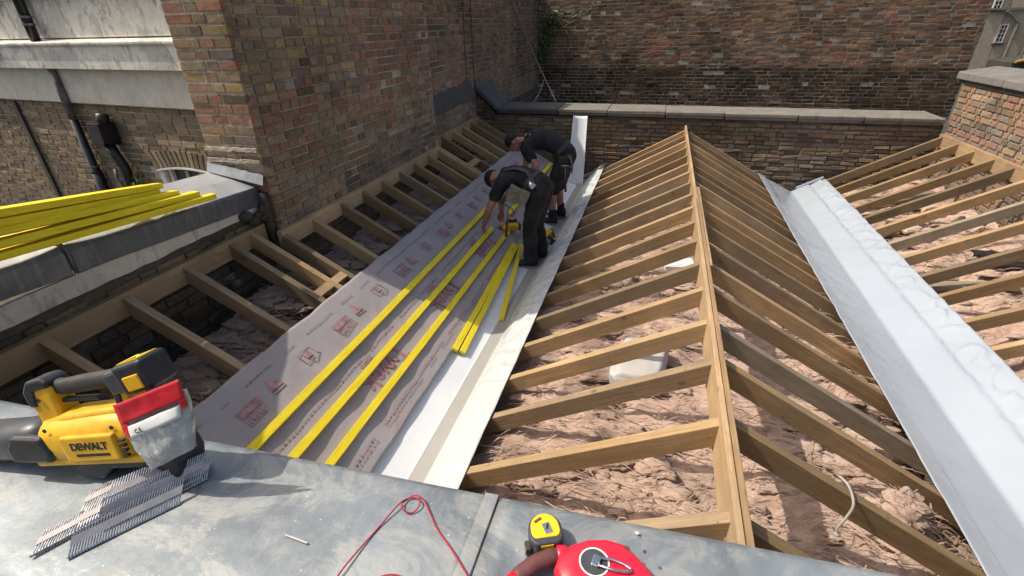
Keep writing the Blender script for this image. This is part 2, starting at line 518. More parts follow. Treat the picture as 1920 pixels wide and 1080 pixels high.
MAT['black_print'] = plain('black print', (.018, .016, .018), .55, var=.1)
MAT['red_print'] = plain('faded red print', (.37, .21, .215), .6, var=.45, scale=25)
MAT['red_print_dark'] = plain('dark red print', (.34, .16, .175), .6, var=.35, scale=25)
MAT['grey_print'] = plain('faint grey red print', (.28, .20, .21), .6, var=.5, scale=25)
MAT['yellow_label'] = plain('yellow label', (.80, .55, .02), .4, var=.08)
MAT['white_paint'] = plain('white window paint', (.68, .66, .62), .45, var=.15, scale=15)
MAT['cloth_black'] = plain('black cotton', (.014, .014, .018), .9, var=.6, scale=9, bump=.5)
MAT['cloth_trouser'] = plain('charcoal work trousers', (.020, .020, .022), .85, var=.75, scale=7, bump=.5)
MAT['leather'] = plain('scuffed tool belt leather', (.035, .03, .027), .55, var=.4, scale=30, bump=.2)
MAT['canvas'] = plain('worn canvas pouch', (.20, .18, .14), .85, var=.4, scale=30, bump=.3)
MAT['hair'] = plain('short dark hair', (.012, .009, .008), .7, var=.4, scale=120, bump=.5)
MAT['boot'] = plain('black boot', (.012, .012, .013), .5, var=.3, scale=40)
MAT['sole'] = plain('pale boot sole', (.25, .24, .22), .7)
MAT['gold_print'] = plain('pale yellow shirt print', (.42, .36, .12), .7)
MAT['stone_cream'] = render_mat('pale stone facade', (.40, .345, .255), False, .3)
MAT['tar'] = plain('dark bitumen sheet', (.05, .045, .04), .7, var=.5, scale=6, bump=.4)
MAT['orange'] = plain('orange edging', (.50, .26, .06), .7, var=.3, scale=8)
MAT['ground'] = plain('yard asphalt', (.055, .053, .05), .9, var=.3, scale=3, bump=.4)
MAT['dirt'] = plain('dusty ceiling boards', (.09, .07, .055), .95, var=.5, scale=4, bump=.4)
MAT['tile'] = plain('slate tiles', (.07, .072, .08), .6, var=.35, scale=5)
MAT['cable_white'] = plain('pale cable', (.42, .39, .33), .6, var=.25, scale=10)
def skin_mat():
    m = NT('skin'); p = m.pos()
    c = m.mix(m.ramp(m.noise(p, 14, 6, .6), [(.3, 0), (.7, 1)]), (.30, .13, .085), (.42, .21, .145))
    m.base(c); m.rough(.5); m.setv('Subsurface Weight', .08); m.setv('Subsurface Radius', (.012, .005, .003))
    m.bump(m.noise(p, 140, 5), .15, .002); return m.mat
MAT['skin'] = skin_mat()
def glass_mat():
    m = NT('window glass'); m.base((.025, .03, .032)); m.rough(.06); m.setv('Specular IOR Level', .7); return m.mat
MAT['glass'] = glass_mat()
def bag_mat():
    m = NT('clear plastic bag'); p = m.pos()
    m.base(m.mix(m.ramp(m.noise(p, 25, 6, .6), [(.3, 0), (.7, 1)]), (.34, .37, .37), (.52, .55, .55)))
    m.rough(.22); m.setv('Specular IOR Level', .6); m.setv('Transmission Weight', .25); m.setv('IOR', 1.2)
    m.bump(m.noise(p, 40, 5, .6, .8), .6, .008); return m.mat
MAT['bag'] = bag_mat()
def leaf_mat():
    m = NT('green leaf'); oi = m.n('ShaderNodeNewGeometry')
    m.base(m.mix(oi.outputs['Random Per Island'], (.03, .055, .012), (.12, .16, .04))); m.rough(.6); return m.mat
MAT['leaf'] = leaf_mat()
# ================================================================== brickwork
PAL = {
 'yellow': (.40, .30, .12), 'tan': (.33, .26, .165), 'brown': (.235, .155, .10), 'red': (.33, .125, .08), 'rose': (.36, .19, .145),
 'purple': (.155, .115, .115), 'dark': (.06, .052, .047), 'black': (.022, .02, .02), 'olive': (.20, .17, .10), 'grey': (.20, .185, .165), 'orange': (.40, .19, .09)}
def pick(weights):
    ks = list(weights); t = random.uniform(0, sum(weights.values()))
    for k in ks:
        t -= weights[k]
        if t <= 0: break
    c = tuple(a * .55 + b * .45 for a, b in zip(PAL[k], (.272, .198, .132))); v = random.uniform(.98, 1.36); h = random.uniform(-.06, .06)
    return (c[0] * v * (1 + h), c[1] * v, c[2] * v * (1 - h))

class Bricks:
    def __init__(s): s.items = []
    def field(s, M, u0, u1, v0, v1, colfn, bond='flemish', course=.075, mort=.010, proud=.012, L=.215, ch=.005, jit=.0025, skip=None, ragged=0.0, depth=.05):
        n = int(round((v1 - v0) / course))
        for r in range(n):
            z0 = v0 + r * course; z1 = z0 + course - mort
            if bond == 'english': seq = [L] if r % 2 else [L / 2 - mort / 2]
            elif bond == 'flemish': seq = [L, L / 2 - mort / 2]
            elif bond == 'mixed': seq = [L] if random.random() < .55 else [L, L / 2 - mort / 2]
            else: seq = [L]
            u = u0 - (random.uniform(0, L) if bond == 'mixed' else (r % 2) * (L / 2 + mort / 2) * (1.5 if bond == 'flemish' else 1)); k = r % 2
            dz = random.uniform(-.002, .002)
            while u < u1:
                l = seq[k % len(seq)] * random.uniform(.95, 1.05); k += 1
                a = max(u, u0); b = min(u + l, u1); u += l + mort
                if b - a < .045: continue
                uc = (a + b) / 2; zc = (z0 + z1) / 2
                if skip and skip(uc, zc): continue
                pr = proud + random.uniform(-.004, .004)
                if ragged and random.random() < ragged: pr += random.uniform(-.02, .012)
                mb = MB(); mb.col = colfn(uc, zc)
                zz0 = z0 + dz + random.uniform(-1, 1) * jit * .6; zz1 = z1 + dz + random.uniform(-1, 1) * jit * .6
                mb.chbox((a, -pr, zz0), (b, depth - .02, zz1), ch, jit, M)
                c = M @ Vector((uc, 0, zc)); q = proj(c)
                sc = 0
                if q and -60 < q[0] < 1980 and -40 < q[1] < 1120: sc = (b - a) * course / q[2] ** 2
                s.items.append((sc, mb, c))
    def finish(s, parent, mat, limit=300, R=None):
        s.items.sort(key=lambda t: -t[0])
        rest = MB()
        for i, (sc, mb, c) in enumerate(s.items):
            if i < limit and sc > 0:
                mb.build('brick', mat, parent, colors=True, origin=c)
            else:
                o = len(rest.v); rest.v += mb.v; rest.f += [tuple(k + o for k in f) for f in mb.f]; rest.c += mb.c; rest.m += mb.m
        if rest.v:
            o = rest.build('brickwork', mat, parent, colors=True); o['kind'] = 'stuff'

def frame_m(origin, x, y):
    x = Vector(x).normalized(); y = Vector(y).normalized(); z = x.cross(y)
    M = Matrix((x, y, z)).transposed().to_4x4(); M.translation = Vector(origin); return M

# ------------------------------------------------------------------ ground and unseen base
tag(MB().box((0, 20, -6.05), (400, 400, .1)).build('ground', MAT['ground']), kind='structure')
ceil = tag(MB().box((.38, 4.6, -2.68), (7.6, 7.9, .1)).build('ceiling_deck', MAT['dirt']), kind='structure')

# ------------------------------------------------------------------ tall left wall (pier, flank and rear run)
XB, XC = -2.95, -3.09
tall = thing('brick_wall', (-3.2, 5, -6), 'tall weathered stock brick wall with corner pier rising left of the rafters', 'wall')
m = MB()
m.box((-3.209, 4.733, -.70), (.500, 3.254, 3.9))
m.box((-3.345, 9.85, -2.65), (.49, 6.98, 6.7))
m.build('wall_core', MAT['mortar'], tall)
def colB(u, z):
    return tuple(c * 1.12 for c in colB0(u, z))
def colB0(u, z):          # u = world y
    f = fbm((u, z * 1.4, 3.3), 3, .9)
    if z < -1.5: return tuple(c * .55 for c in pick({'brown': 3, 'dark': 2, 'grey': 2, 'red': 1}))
    if z < -1.1: return pick({'brown': 4, 'olive': 2, 'grey': 3, 'purple': 2, 'dark': 1})
    if u < 4.55 and z > -.42 + .25 * f: return pick({'yellow': 3, 'tan': 6, 'olive': 4, 'purple': 1.2, 'brown': 2.5, 'dark': .3})
    if u < 4.3 and z > -.75: return pick({'red': 2.4, 'rose': 2, 'purple': 1.8, 'brown': 4, 'tan': 2.0, 'dark': .6})
    if u > 4.45 and z > -.75 + .2 * f: return pick({'red': 2.4, 'rose': 3.2, 'brown': 4, 'purple': 1.2, 'dark': .5, 'tan': 1.6})
    return pick({'brown': 6, 'tan': 3, 'purple': 1, 'red': 1.0, 'olive': 1.5, 'dark': .5, 'rose': .8})
def colE(u, z):
    if -.62 < z < -.5: return pick({'red': 1})
    return pick({'brown': 4, 'red': 3, 'tan': 2, 'yellow': 1.3, 'dark': 1.2, 'purple': 1.5})
def colC(u, z):
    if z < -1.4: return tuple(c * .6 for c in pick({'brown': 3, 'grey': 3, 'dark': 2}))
    if z < -1.0: return pick({'grey': 4, 'brown': 2, 'tan': 1})
    k = .8 if u > 11 else 1
    return tuple(c * k for c in pick({'red': 2, 'rose': 2.2, 'brown': 4, 'purple': 2.5, 'dark': 1.2, 'tan': .8}))
bk = Bricks()
MBm = frame_m((XB, 0, 0), (0, 1, 0), (-1, 0, 0))
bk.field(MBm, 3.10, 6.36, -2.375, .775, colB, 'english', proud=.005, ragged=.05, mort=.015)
MEm = frame_m((0, 3.105, 0), (1, 0, 0), (0, 1, 0))
bk.field(MEm, -3.455, -2.943, -1.75, .80, colE, 'flemish', proud=.008, mort=.017, L=.228, ch=.0025, jit=.0015)
MCm = frame_m((XC, 0, 0), (0, 1, 0), (-1, 0, 0))
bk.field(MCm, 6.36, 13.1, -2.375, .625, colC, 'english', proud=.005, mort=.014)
bk.finish(tall, MAT['brick'])
MB().box((-3.2, 3.1060, -.5), (.498, .006, 3.0)).build('pier_pointing', MAT['mortar'], tall)
MB().box((-2.955, 4.73, -2.02), (.012, 3.24, .80)).build('sooty_pointing', MAT['mortar_dark'], tall)  # slab of darker mortar over the lower flank, below the plate
# thick bed joints standing proud low on the pier end, with a lead upstand under them
for i, z in enumerate((-.812, -.902)):
    mb = MB().grid(lambda a, b: V(-3.45 + .50 * a, 3.088 - .012 + .004 * fbm((a * 9, b * 3, i), 3), z - .016 + .03 * b + .006 * fbm((a * 6, i, 2), 3)), 14, 2)
    mb.build('mortar_bed', MAT['mortar_pale'], tall, solid=.012)
# cement panel and raking flashing on the rear run
cp = MB().prism([(6.47, -.87), (7.05, -.845), (7.74, -.835), (8.02, -.77), (8.36, -1.05), (8.30, -1.12), (7.6, -1.10), (6.9, -1.14), (6.5, -1.10)], -.026, .02, MCm)
cp.build('cement_patch', MAT['cement'], tall, bevel=.006)

# ------------------------------------------------------------------ back parapet with coping
back = thing('parapet_wall', (.4, 8.7, -6), 'low rough stone and brick parapet wall across the back of the roof', 'wall')
m = MB(); m.box((.375, 8.72, -3.68), (6.92, .62, 4.62)); m.build('wall_core', MAT['mortar_dark'], back)
m = MB(); m.prism([(-3.09, -1.38), (-2.745, -1.38), (-3.09, -.95)], 8.415, 9.02); m.build('raking_core', MAT['mortar_dark'], back)
def colK(u, z):
    return tuple(c * .80 for c in colK0(u, z))
def colK0(u, z):
    f = fbm((u, z * 2, 9.1), 3, 1.1)
    if f > .22: return pick({'tan': 3, 'olive': 4, 'yellow': 1.0, 'brown': 2})
    if f < -.25: return pick({'purple': 3, 'grey': 3, 'dark': 1.5, 'brown': 2})
    return pick({'olive': 4, 'brown': 4, 'grey': 2.5, 'tan': 1.5, 'purple': 1})
bk = Bricks()
MKm = frame_m((0, 8.41, 0), (1, 0, 0), (0, 1, 0))
bk.field(MKm, -3.08, 3.84, -2.44, -1.40, colK, 'mixed', course=.065, mort=.010, proud=.016, L=.20, ch=.008, jit=.007, ragged=.28)
bk.field(MKm, -3.08, -2.86, -1.40, -1.05, colK, 'mixed', course=.065, mort=.010, proud=.012, L=.17, ch=.006, jit=.005, skip=lambda u, z: z > -1.40 + (-2.78 - u) * 1.2 - .03)
bk.finish(back, MAT['brick'])
x = -2.72
while x < 3.8:
    l = min(random.uniform(.75, 1.15), 3.84 - x)
    zt = -1.247 - .0045 * (x + 2.7)
    if x + l > -1.62 and x < -1.75: l = -1.70 - x
    mb = MB(); mb.chbox((x + .004, 8.345, zt - .058), (x + l - .004, 9.03, zt), .010, .003); mb.box((x + l / 2, 8.70, zt - .055), (l - .02, .65, .085))
    # rounded nose under a flat weathered top
    dark = x < -1.75
    mb.build('coping_stone', MAT['cement'] if dark else MAT['stone_coping'], back, bevel=.004)
    x += l
rk = MB().bar((-3.095, 8.69, -.905), (-2.705, 8.69, -1.275), .70, .07); rk.build('raking_coping', MAT['cement'], back, bevel=.012)

# ------------------------------------------------------------------ far wall
far = thing('brick_wall', (1.5, 13.3, -6), 'high dark old brick wall standing across the yard behind the parapet', 'wall')
MB().box((1.46, 13.36, -1.9), (9.1, .5, 8.2)).build('wall_core', MAT['mortar_far'], far)
def colF(u, z):
    return tuple(a * b for a, b in zip(colF0(u, z), (.95, .80, .70)))
def colF0(u, z):
    f = fbm((u * .8, z * 1.3, 1.2), 4, .9)
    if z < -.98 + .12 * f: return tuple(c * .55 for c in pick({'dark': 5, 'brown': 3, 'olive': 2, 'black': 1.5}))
    if f > .12 and u > -.5: return pick({'red': 3, 'rose': 3, 'brown': 3, 'tan': 1.5, 'dark': .6, 'orange': .5})
    if u < -1.2: return pick({'brown': 4, 'dark': 2, 'olive': 3, 'purple': 1})
    return pick({'brown': 5, 'olive': 2.5, 'tan': 1.5, 'dark': 1.3, 'rose': 1, 'purple': 1.5, 'grey': 1})
bk = Bricks()
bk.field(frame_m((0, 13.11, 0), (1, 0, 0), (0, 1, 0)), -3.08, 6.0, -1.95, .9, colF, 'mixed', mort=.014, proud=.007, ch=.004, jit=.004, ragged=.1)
bk.finish(far, MAT['brick_far'])

# ------------------------------------------------------------------ right wall
XR = 3.86
rw = thing('brick_wall', (4.2, 5.5, -6), 'sunlit pale jointed brick wall with stone coping along the right edge', 'wall')
MB().box((4.185, 5.35, -3.38), (.61, 6.06, 5.2)).build('wall_core', MAT['mortar_pale'], rw)
def colR(u, z):
    if z < -1.28: return pick({'purple': 2, 'rose': 3, 'grey': 3, 'tan': 1})
    return pick({'tan': 3, 'rose': 3, 'brown': 3, 'red': 1.2, 'olive': 2.0, 'grey': 2, 'purple': .8})
bk = Bricks()
bk.field(frame_m((XR, 0, 0), (0, -1, 0), (1, 0, 0)), -8.37, -2.4, -2.4, -.825, colR, 'flemish', mort=.020, proud=.005, ch=.003, jit=.0035, ragged=.08)
bk.field(frame_m((0, 8.375, 0), (-1, 0, 0), (0, -1, 0)), -4.49, -3.88, -2.3, -.825, colR, 'flemish', mort=.016, proud=.010)
bk.finish(rw, MAT['brick'])
mb = MB().box((XR + .31, 5.4, -.805), (.66, 6.08, .045)); mb.build('slate_course', MAT['tar'], rw)  # dark band directly below the coping stones
y = 8.50
while y > 2.5:
    l = 1.07 if y > 8 else random.uniform(.9, 1.2)
    z0 = -.775
    mb = MB()
    poly = [(3.80, z0), (4.60, z0), (4.60, z0 + .11), (4.20, z0 + .155), (3.80, z0 + .09)]
    mb.prism(poly, y - l + .006, y - .006); mb.build('coping_stone', MAT['concrete'], rw, bevel=.012)
    y -= l

# ------------------------------------------------------------------ left parapet with zinc capping
par = thing('parapet_wall', (-3.25, 1.9, -6), 'low parapet with dark zinc capping and white render strip left of rafters', 'wall')
MB().box((-3.28, 1.70, -3.68), (.376, 2.76, 4.76)).build('wall_core', MAT['mortar_dark'], par)
bk = Bricks()
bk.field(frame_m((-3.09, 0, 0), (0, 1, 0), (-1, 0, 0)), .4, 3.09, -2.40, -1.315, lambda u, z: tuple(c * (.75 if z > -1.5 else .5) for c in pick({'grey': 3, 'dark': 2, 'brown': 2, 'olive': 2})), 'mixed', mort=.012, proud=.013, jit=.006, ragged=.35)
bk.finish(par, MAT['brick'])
def zt(y): return -1.105 + (3.09 - y) * .055
m = MB()
def rend(a, b):
    y = .32 + 2.76 * a
    return V(-3.072 + .003 * fbm((y * 3, b, 0), 3), y, -1.305 - .012 * fbm((y * 5, 1, 4), 4) * (1 - b) + b * (.115))
m.grid(rend, 60, 3); m.build('render_strip', MAT['render_white'], par, solid=.02)
m = MB()      # capping in two sheets with a standing joint
for (ya, yb) in ((.3, 1.63), (1.655, 3.075)):
    rings = []
    n = 14
    for i in range(n + 1):
        y = ya + (yb - ya) * i / n; z = zt(y) + .004 * fbm((y * 2, 0, 7), 2)
        bul = .02 * math.exp(-((y - 1.64) / .12) ** 2)
        rings.append([V(-3.046 + bul * .3, y, z - .155), V(-3.036 + bul * .3, y, z - .02), V(-3.05, y, z + bul), V(-3.25, y, z + .055), V(-3.47, y, z + .10), V(-3.49, y, z - .06), V(-3.46, y, z - .06), V(-3.40, y, z - .05), V(-3.07, y, z - .155)])
    m = MB().loft(rings); 
    m.mi = 0
    o = m.build('zinc_capping', [MAT['zinc_dark'], MAT['lead']], par, bevel=.008)
    for ix, pl in enumerate(o.data.polygons):
        if ix < n * 9 and ix % 9 in (2, 3): pl.material_index = 1  # paler top against dark faces: light and shade put into the capping colours
jt = MB().tube([(-3.041, 1.643, zt(1.64) - .15), (-3.032, 1.643, zt(1.64) - .01), (-3.06, 1.643, zt(1.64) + .025), (-3.45, 1.643, zt(1.64) + .115)], .011, 8); jt.build('capping_joint', MAT['zinc_dark'], par, smooth=True)
fl = MB().grid(lambda a, b: V(-3.47 + .515 * a, 3.083 - .030 * (1 - b) - .004, -.995 - .085 * a + b * (.075 + .012 * fbm((a * 7, 2, 1), 3))), 20, 3)
fl.build('lead_upstand', MAT['lead'], par, solid=.006)
# mortar fillet and weeds of cement where the capping meets the pier
mb = MB()
for k in range(9):
    mb.sphere((-3.03 + random.uniform(-.02, .03), 3.0 + random.uniform(-.12, .10), -1.30 + random.uniform(-.05, .04)), (random.uniform(.02, .05), random.uniform(.03, .07), random.uniform(.02, .04)), 9, 6)
mb.box((-3.02, 3.075, -1.36), (.09, .05, .42))
mb.build('mortar_fillet', MAT['mortar_dark'], par, smooth=True)

# ------------------------------------------------------------------ left building
BX = Vector((.9929, -.1189, 0)); BN = Vector((.1189, .9929, 0))
B0 = Vector((-12.0, 5.43, 0))
MLB = frame_m(B0, BX, BN)
def bu(X): return (X + 12.0) / .9929
lb = thing('house', (-8, 5.6, -6), 'shaded old house with cracked stucco cornice above brick wall at left', 'house')
def lbp(mb, name, mat, **k):
    mb.v = [tuple(MLB @ Vector(v)) for v in mb.v]
    return mb.build(name, mat, lb, **k)
wx0, wx1 = bu(-6.20), bu(-4.95); wz = -1.56
def arch(u): 
    t = (u - (wx0 + wx1) / 2) / ((wx1 - wx0) / 2); return wz + .07 * (1 - t * t)
def skipL(u, z):
    if wx0 - .11 < u < wx1 + .11 and z < arch(u) + .20: return True
    return False
UE = bu(-4.75)
mb = MB()
for (a, b, c, d) in ((0, wx0, -6, 2.5), (wx1, UE, -6, 2.5), (wx0, wx1, -1.50, 2.5), (wx0, wx1, -6, -2.62)):
    mb.box(((a + b) / 2, 2.0, (c + d) / 2), (b - a, 3.98, d - c))
lbp(mb, 'wall_core', MAT['mortar_pale'])
bk = Bricks()
bk.field(MLB, bu(-11.4), bu(-4.78), -2.58, -.78, lambda u, z: tuple(c * .85 for c in pick({'olive': 5, 'tan': 5, 'brown': 3, 'grey': 2, 'dark': .4})), 'mixed', mort=.016, proud=.004, ch=.003, jit=.003, skip=skipL)
n = 15      # gauged arch
for i in range(n):
    t = (i + .5) / n; u = wx0 - .05 + (wx1 - wx0 + .10) * t
    a = (t - .5) * .9
    mb = MB(); mb.col = tuple(c * .8 for c in pick({'olive': 4, 'grey': 3, 'tan': 2}))
    Mv = MLB @ Matrix.Translation((u, 0, arch(u) + .10)) @ Matrix.Rotation(a, 4, 'Y')
    mb.chbox((-.036, -.012, -.095), (.036, .03, .105), .004, .003, Mv)
    c = Mv @ Vector((0, 0, 0)); q = proj(c)
    bk.items.append((.075 * .2 / q[2] ** 2 if q else 0, mb, c))
bk.finish(lb, MAT['brick'])
U1 = bu(-4.78); U0 = bu(-11.9)
lbp(MB().box(((U0 + U1) / 2, -.02, -.575), (U1 - U0, .05, .405)), 'plain_band', MAT['stucco_clean'], bevel=.006)
lbp(MB().prism([(-.16, -.365), (-.17, -.13), (-.20, -.10), (-.20, -.075), (.02, -.04), (.02, -.372)], U0, U1, Matrix(((0, 1, 0, 0), (1, 0, 0, 0), (0, 0, 1, 0), (0, 0, 0, 1)))), 'cornice', MAT['stucco'], bevel=.006)
lbp(MB().box(((U0 + U1) / 2, -.01, 1.02), (U1 - U0, .04, 2.10)), 'stucco_face', MAT['stucco'])
lbp(MB().prism([(-.10, .385), (-.12, .44), (-.10, .52), (.0, .54), (.0, .385)], U0, U1, Matrix(((0, 1, 0, 0), (1, 0, 0, 0), (0, 0, 1, 0), (0, 0, 0, 1)))), 'string_course', MAT['stucco_clean'], bevel=.006)
# window in the arch
win = lbp(MB().box(((wx0 + wx1) / 2, .10, -2.08), (wx1 - wx0, .02, 1.10)), 'window', MAT['glass'])
def wsub(mb, name, mat, **k):
    mb.v = [tuple(MLB @ Vector(v)) for v in mb.v]
    return mb.build(name, mat, win, **k)
wsub(MB().box((wx0 + .05, .05, -2.1), (.10, .10, 1.12)), 'reveal', MAT['white_paint'], bevel=.004)
wsub(MB().box((wx0 + .155, .075, -2.1), (.06, .06, 1.08)), 'sash_stile', MAT['white_paint'], bevel=.004)
pts = [V(wx0 - .0 + (wx1 - wx0) * i / 12, .02, arch(wx0 + (wx1 - wx0) * i / 12) - .012) for i in range(13)]
mb = MB()
for a, b in zip(pts, pts[1:]): mb.bar(a, b, .09, .022)
wsub(mb, 'frame_head', MAT['white_paint'])
for i in (1, 2, 3):
    wsub(MB().box((wx0 + .18 + .265 * i, .075, -2.1), (.024, .03, 1.08)), 'glazing_bar', MAT['white_paint'])
wsub(MB().box(((wx0 + wx1) / 2 + .08, .073, -1.86), (wx1 - wx0 - .2, .028, .024)), 'glazing_bar', MAT['white_paint'])
# dark upright strip on the brick face
lbp(MB().box((bu(-8.8), -.012, -1.75), (.085, .05, 1.9)), 'movement_joint', MAT['tar'])
# rainwater goods: things of their own
dp = thing('drainpipe', MLB @ V(bu(-7.43), -.1, -3.2), 'cast iron drainpipe with bare flaking upper length on stucco house', 'drainpipe')
mb = MB().tube([MLB @ V(bu(-7.43), -.11, 2.0), MLB @ V(bu(-7.43), -.11, -.06)], .056, 14); mb.build('upper_pipe', MAT['black_iron'], dp, smooth=True)
mb = MB().tube([MLB @ V(bu(-7.43), -.075, -.36), MLB @ V(bu(-7.43), -.075, -.98)], .05, 14); mb.build('bare_pipe', MAT['grey_pipe'], dp, smooth=True)
mb = MB().tube([MLB @ V(bu(-7.43), -.075, -.98), MLB @ V(bu(-7.43), -.075, -3.2)], .05, 14); mb.build('lower_pipe', MAT['black_iron'], dp, smooth=True)
for z, y_ in ((.20, -.11), (.12, -.11), (-1.60, -.075), (-1.68, -.075)):
    MB().tube([MLB @ V(bu(-7.43), y_, z + .012), MLB @ V(bu(-7.43), y_, z - .012)], .066, 14).build('collar', MAT['black_iron'] if z < -1.65 else MAT['dark_steel'], dp)
MB().tube([MLB @ V(bu(-7.43), -.075, -1.70), MLB @ V(bu(-7.43), -.075, -2.5)], .068, 14).build('socket', MAT['black_iron'], dp, smooth=True)
hb = thing('rain_hopper', MLB @ V(bu(-6.78), -.12, -1.3), 'black rainwater hopper box and short pipe fixed to brick wall', 'hopper')
mb = MB().loft([[MLB @ V(bu(-6.80) + sx * w_, yy, z) for sx, yy in ((-1, -.22), (1, -.22), (1, -.02), (-1, -.02))] for z, w_ in ((-.98, .115), (-1.22, .10), (-1.27, .06))]); mb.build('hopper_box', MAT['black_iron'], hb, bevel=.006)
MB().tube([MLB @ V(bu(-6.72), -.1, -.88), MLB @ V(bu(-6.74), -.12, -1.0)], .07, 12).build('inlet_pipe', MAT['black_iron'], hb, smooth=True)
MB().tube([MLB @ V(bu(-6.80), -.12, -1.26), MLB @ V(bu(-6.78), -.10, -1.40), MLB @ V(bu(-6.72), -.09, -1.55), MLB @ V(bu(-6.72), -.09, -3.0)], .062, 12).build('outlet_pipe', MAT['black_iron'], hb, smooth=True)
MB().tube([MLB @ V(bu(-6.95), -.09, -1.60), MLB @ V(bu(-6.93), -.12, -1.72), MLB @ V(bu(-6.90), -.09, -1.85), MLB @ V(bu(-6.88), -.09, -3.0)], .02, 8).build('waste_pipe', MAT['grey_pipe'], hb, smooth=True)

# ------------------------------------------------------------------ stone building far behind, right
sb = thing('house', (28, 52, -8), 'distant pale stone house with small white window behind right wall', 'house')
S = 50 / 28.0
MB().box((29.5, 53, -3), (13.6, 5.9, 16)).build('wall', MAT['stone_cream'], sb)
for (px, zz, ww, hh) in ((13.54, -.79, .24, .66), (13.0, .42, .26, .6), (14.55, .1, .24, .66)):
    X, Z = px * S, zz * S
    wn = MB().box((X, 50.03, Z), (ww * S, .06, hh * S)).build('window', MAT['glass'], sb)
    for dx in (-1, 1): MB().box((X + dx * ww * S / 2, 50.0, Z), (.075, .10, hh * S + .12)).build('frame', MAT['white_paint'], wn)
    for dz in (-1, 1): MB().box((X, 49.995, Z + dz * hh * S / 2), (ww * S, .10, .075)).build('frame', MAT['white_paint'], wn)
    MB().box((X, 49.99, Z), (.03, .08, hh * S)).build('glazing_bar', MAT['white_paint'], wn)
    for k in (-.25, .0, .25): MB().box((X, 49.985, Z + k * hh * S), (ww * S, .08, .035)).build('glazing_bar', MAT['white_paint'], wn)
    MB().box((X, 49.95, Z - hh * S / 2 - .12), (ww * S + .3, .2, .09)).build('sill', MAT['tar'], wn)
MB().box((29.5, 49.93, .22), (13.8, .2, .14)).build('string_course', MAT['stone_coping'], sb)
pp = thing('drainpipe', (24.9, 49.8, -8), 'grey drainpipes running down the distant stone house', 'drainpipe')
MB().tube([(23.85, 49.8, .10), (24.85, 49.8, -.72), (24.85, 49.8, -4.5)], .12, 8).build('pipe', MAT['grey_pipe'], pp)
MB().tube([(25.9, 49.8, .8), (25.9, 49.8, -4.5)], .09, 8).build('pipe', MAT['grey_pipe'], pp)
MB().tube([(23.93, 49.93, 1.4), (23.93, 49.93, -3.0)], .022, 6).build('cable', MAT['tar'], pp)
# roof hump beyond the right wall
rh = thing('shed_roof', (5.6, 9.6, -6), 'dark humped felt roof with orange edge behind the right coping', 'roof')
mb = MB(); rings = []
for y in (9.32, 9.95):
    rings.append([V(4.78 + 2.6 * t, y, -.70 + .17 * math.sin(math.pi * min(1, .06 + t * .94)) ** .6) for t in [i / 12 for i in range(13)]] + [V(7.38, y, -6), V(4.78, y, -6)])
mb.loft(rings); mb.build('felt_roof', MAT['tar'], rh)
MB().tube([V(4.80 + .95 * t, 9.30, -.690 + .17 * math.sin(math.pi * min(1, .06 + t * .35)) ** .6) for t in [i / 8 for i in range(9)]], .024, 6).build('orange_edge', MAT['orange'], rh)
# ================================================================== roof timbers
SL = .55
def zl(x): return -1.5 - SL * (x + 2.9)          # left lean-to plane
def zm(x): return -1.5 - SL * abs(x - .417)      # central ridge planes
def zr(x): return -1.5 - SL * (3.80 - x)         # right lean-to plane
def rafter(parent, x0, x1, zf, Y, mat='wood', d=.108, wd=.053, name='rafter', tilt=0.0):
    if mat == 'wood' and random.random() < .33: mat = 'wood_mid'
    a = Vector((x0, Y + random.uniform(-.006, .006) + tilt, zf(x0))); b = Vector((x1, Y + random.uniform(-.004, .004) - tilt, zf(x1)))
    R = frame(b - a); z = R @ Vector((0, 0, 1))
    c = (a + b) / 2 - z * (d / 2) + Vector((0, 0, random.uniform(-.002, .002)))
    mb = MB().box((0, 0, 0), ((b - a).length, wd, d))
    o = mb.build(name, MAT[mat], None, bevel=.002, seg=1)
    M4 = R.to_4x4(); M4.translation = c; o.matrix_basis = M4
    setpar(o, parent); return o
def plate(parent, a, b, wd, h, mat='wood_plate', name='wall_plate'):
    a = Vector(a); b = Vector(b); R = frame(b - a)
    o = MB().box((0, 0, 0), ((b - a).length, wd, h)).build(name, MAT[mat], None, bevel=.002, seg=1)
    M4 = R.to_4x4(); M4.translation = (a + b) / 2; o.matrix_basis = M4; setpar(o, parent); return o

lf = thing('roof_frame', (-2.4, 4.6, -2.6), 'lean-to timber roof frame of wall plate and rafters below the tall wall', 'roof frame')
plate(lf, (-3.062, .75, -1.475), (-3.062, 3.04, -1.475), .05, .15)
plate(lf, (-2.922, 3.05, -1.545), (-2.922, 6.33, -1.545), .05, .15)
plate(lf, (-3.062, 6.40, -1.475), (-3.062, 8.38, -1.475), .05, .15)
for Y in (.98, 1.36, 1.83, 2.26, 2.67): rafter(lf, -3.037, -1.425, zl, Y)
rafter(lf, -3.10, -1.425, zl, 2.89)
for Y in (3.08, 3.47, 3.91, 4.30, 4.70, 5.12, 5.50, 5.92): rafter(lf, -2.897, -1.425, zl, Y)
rafter(lf, -2.897, -1.425, zl, 6.27, wd=.06); rafter(lf, -3.02, -1.425, zl, 6.335, 'wood_plate')
for Y in (6.72, 7.17, 7.56, 7.93, 8.29): rafter(lf, -3.037, -1.425, zl, Y)
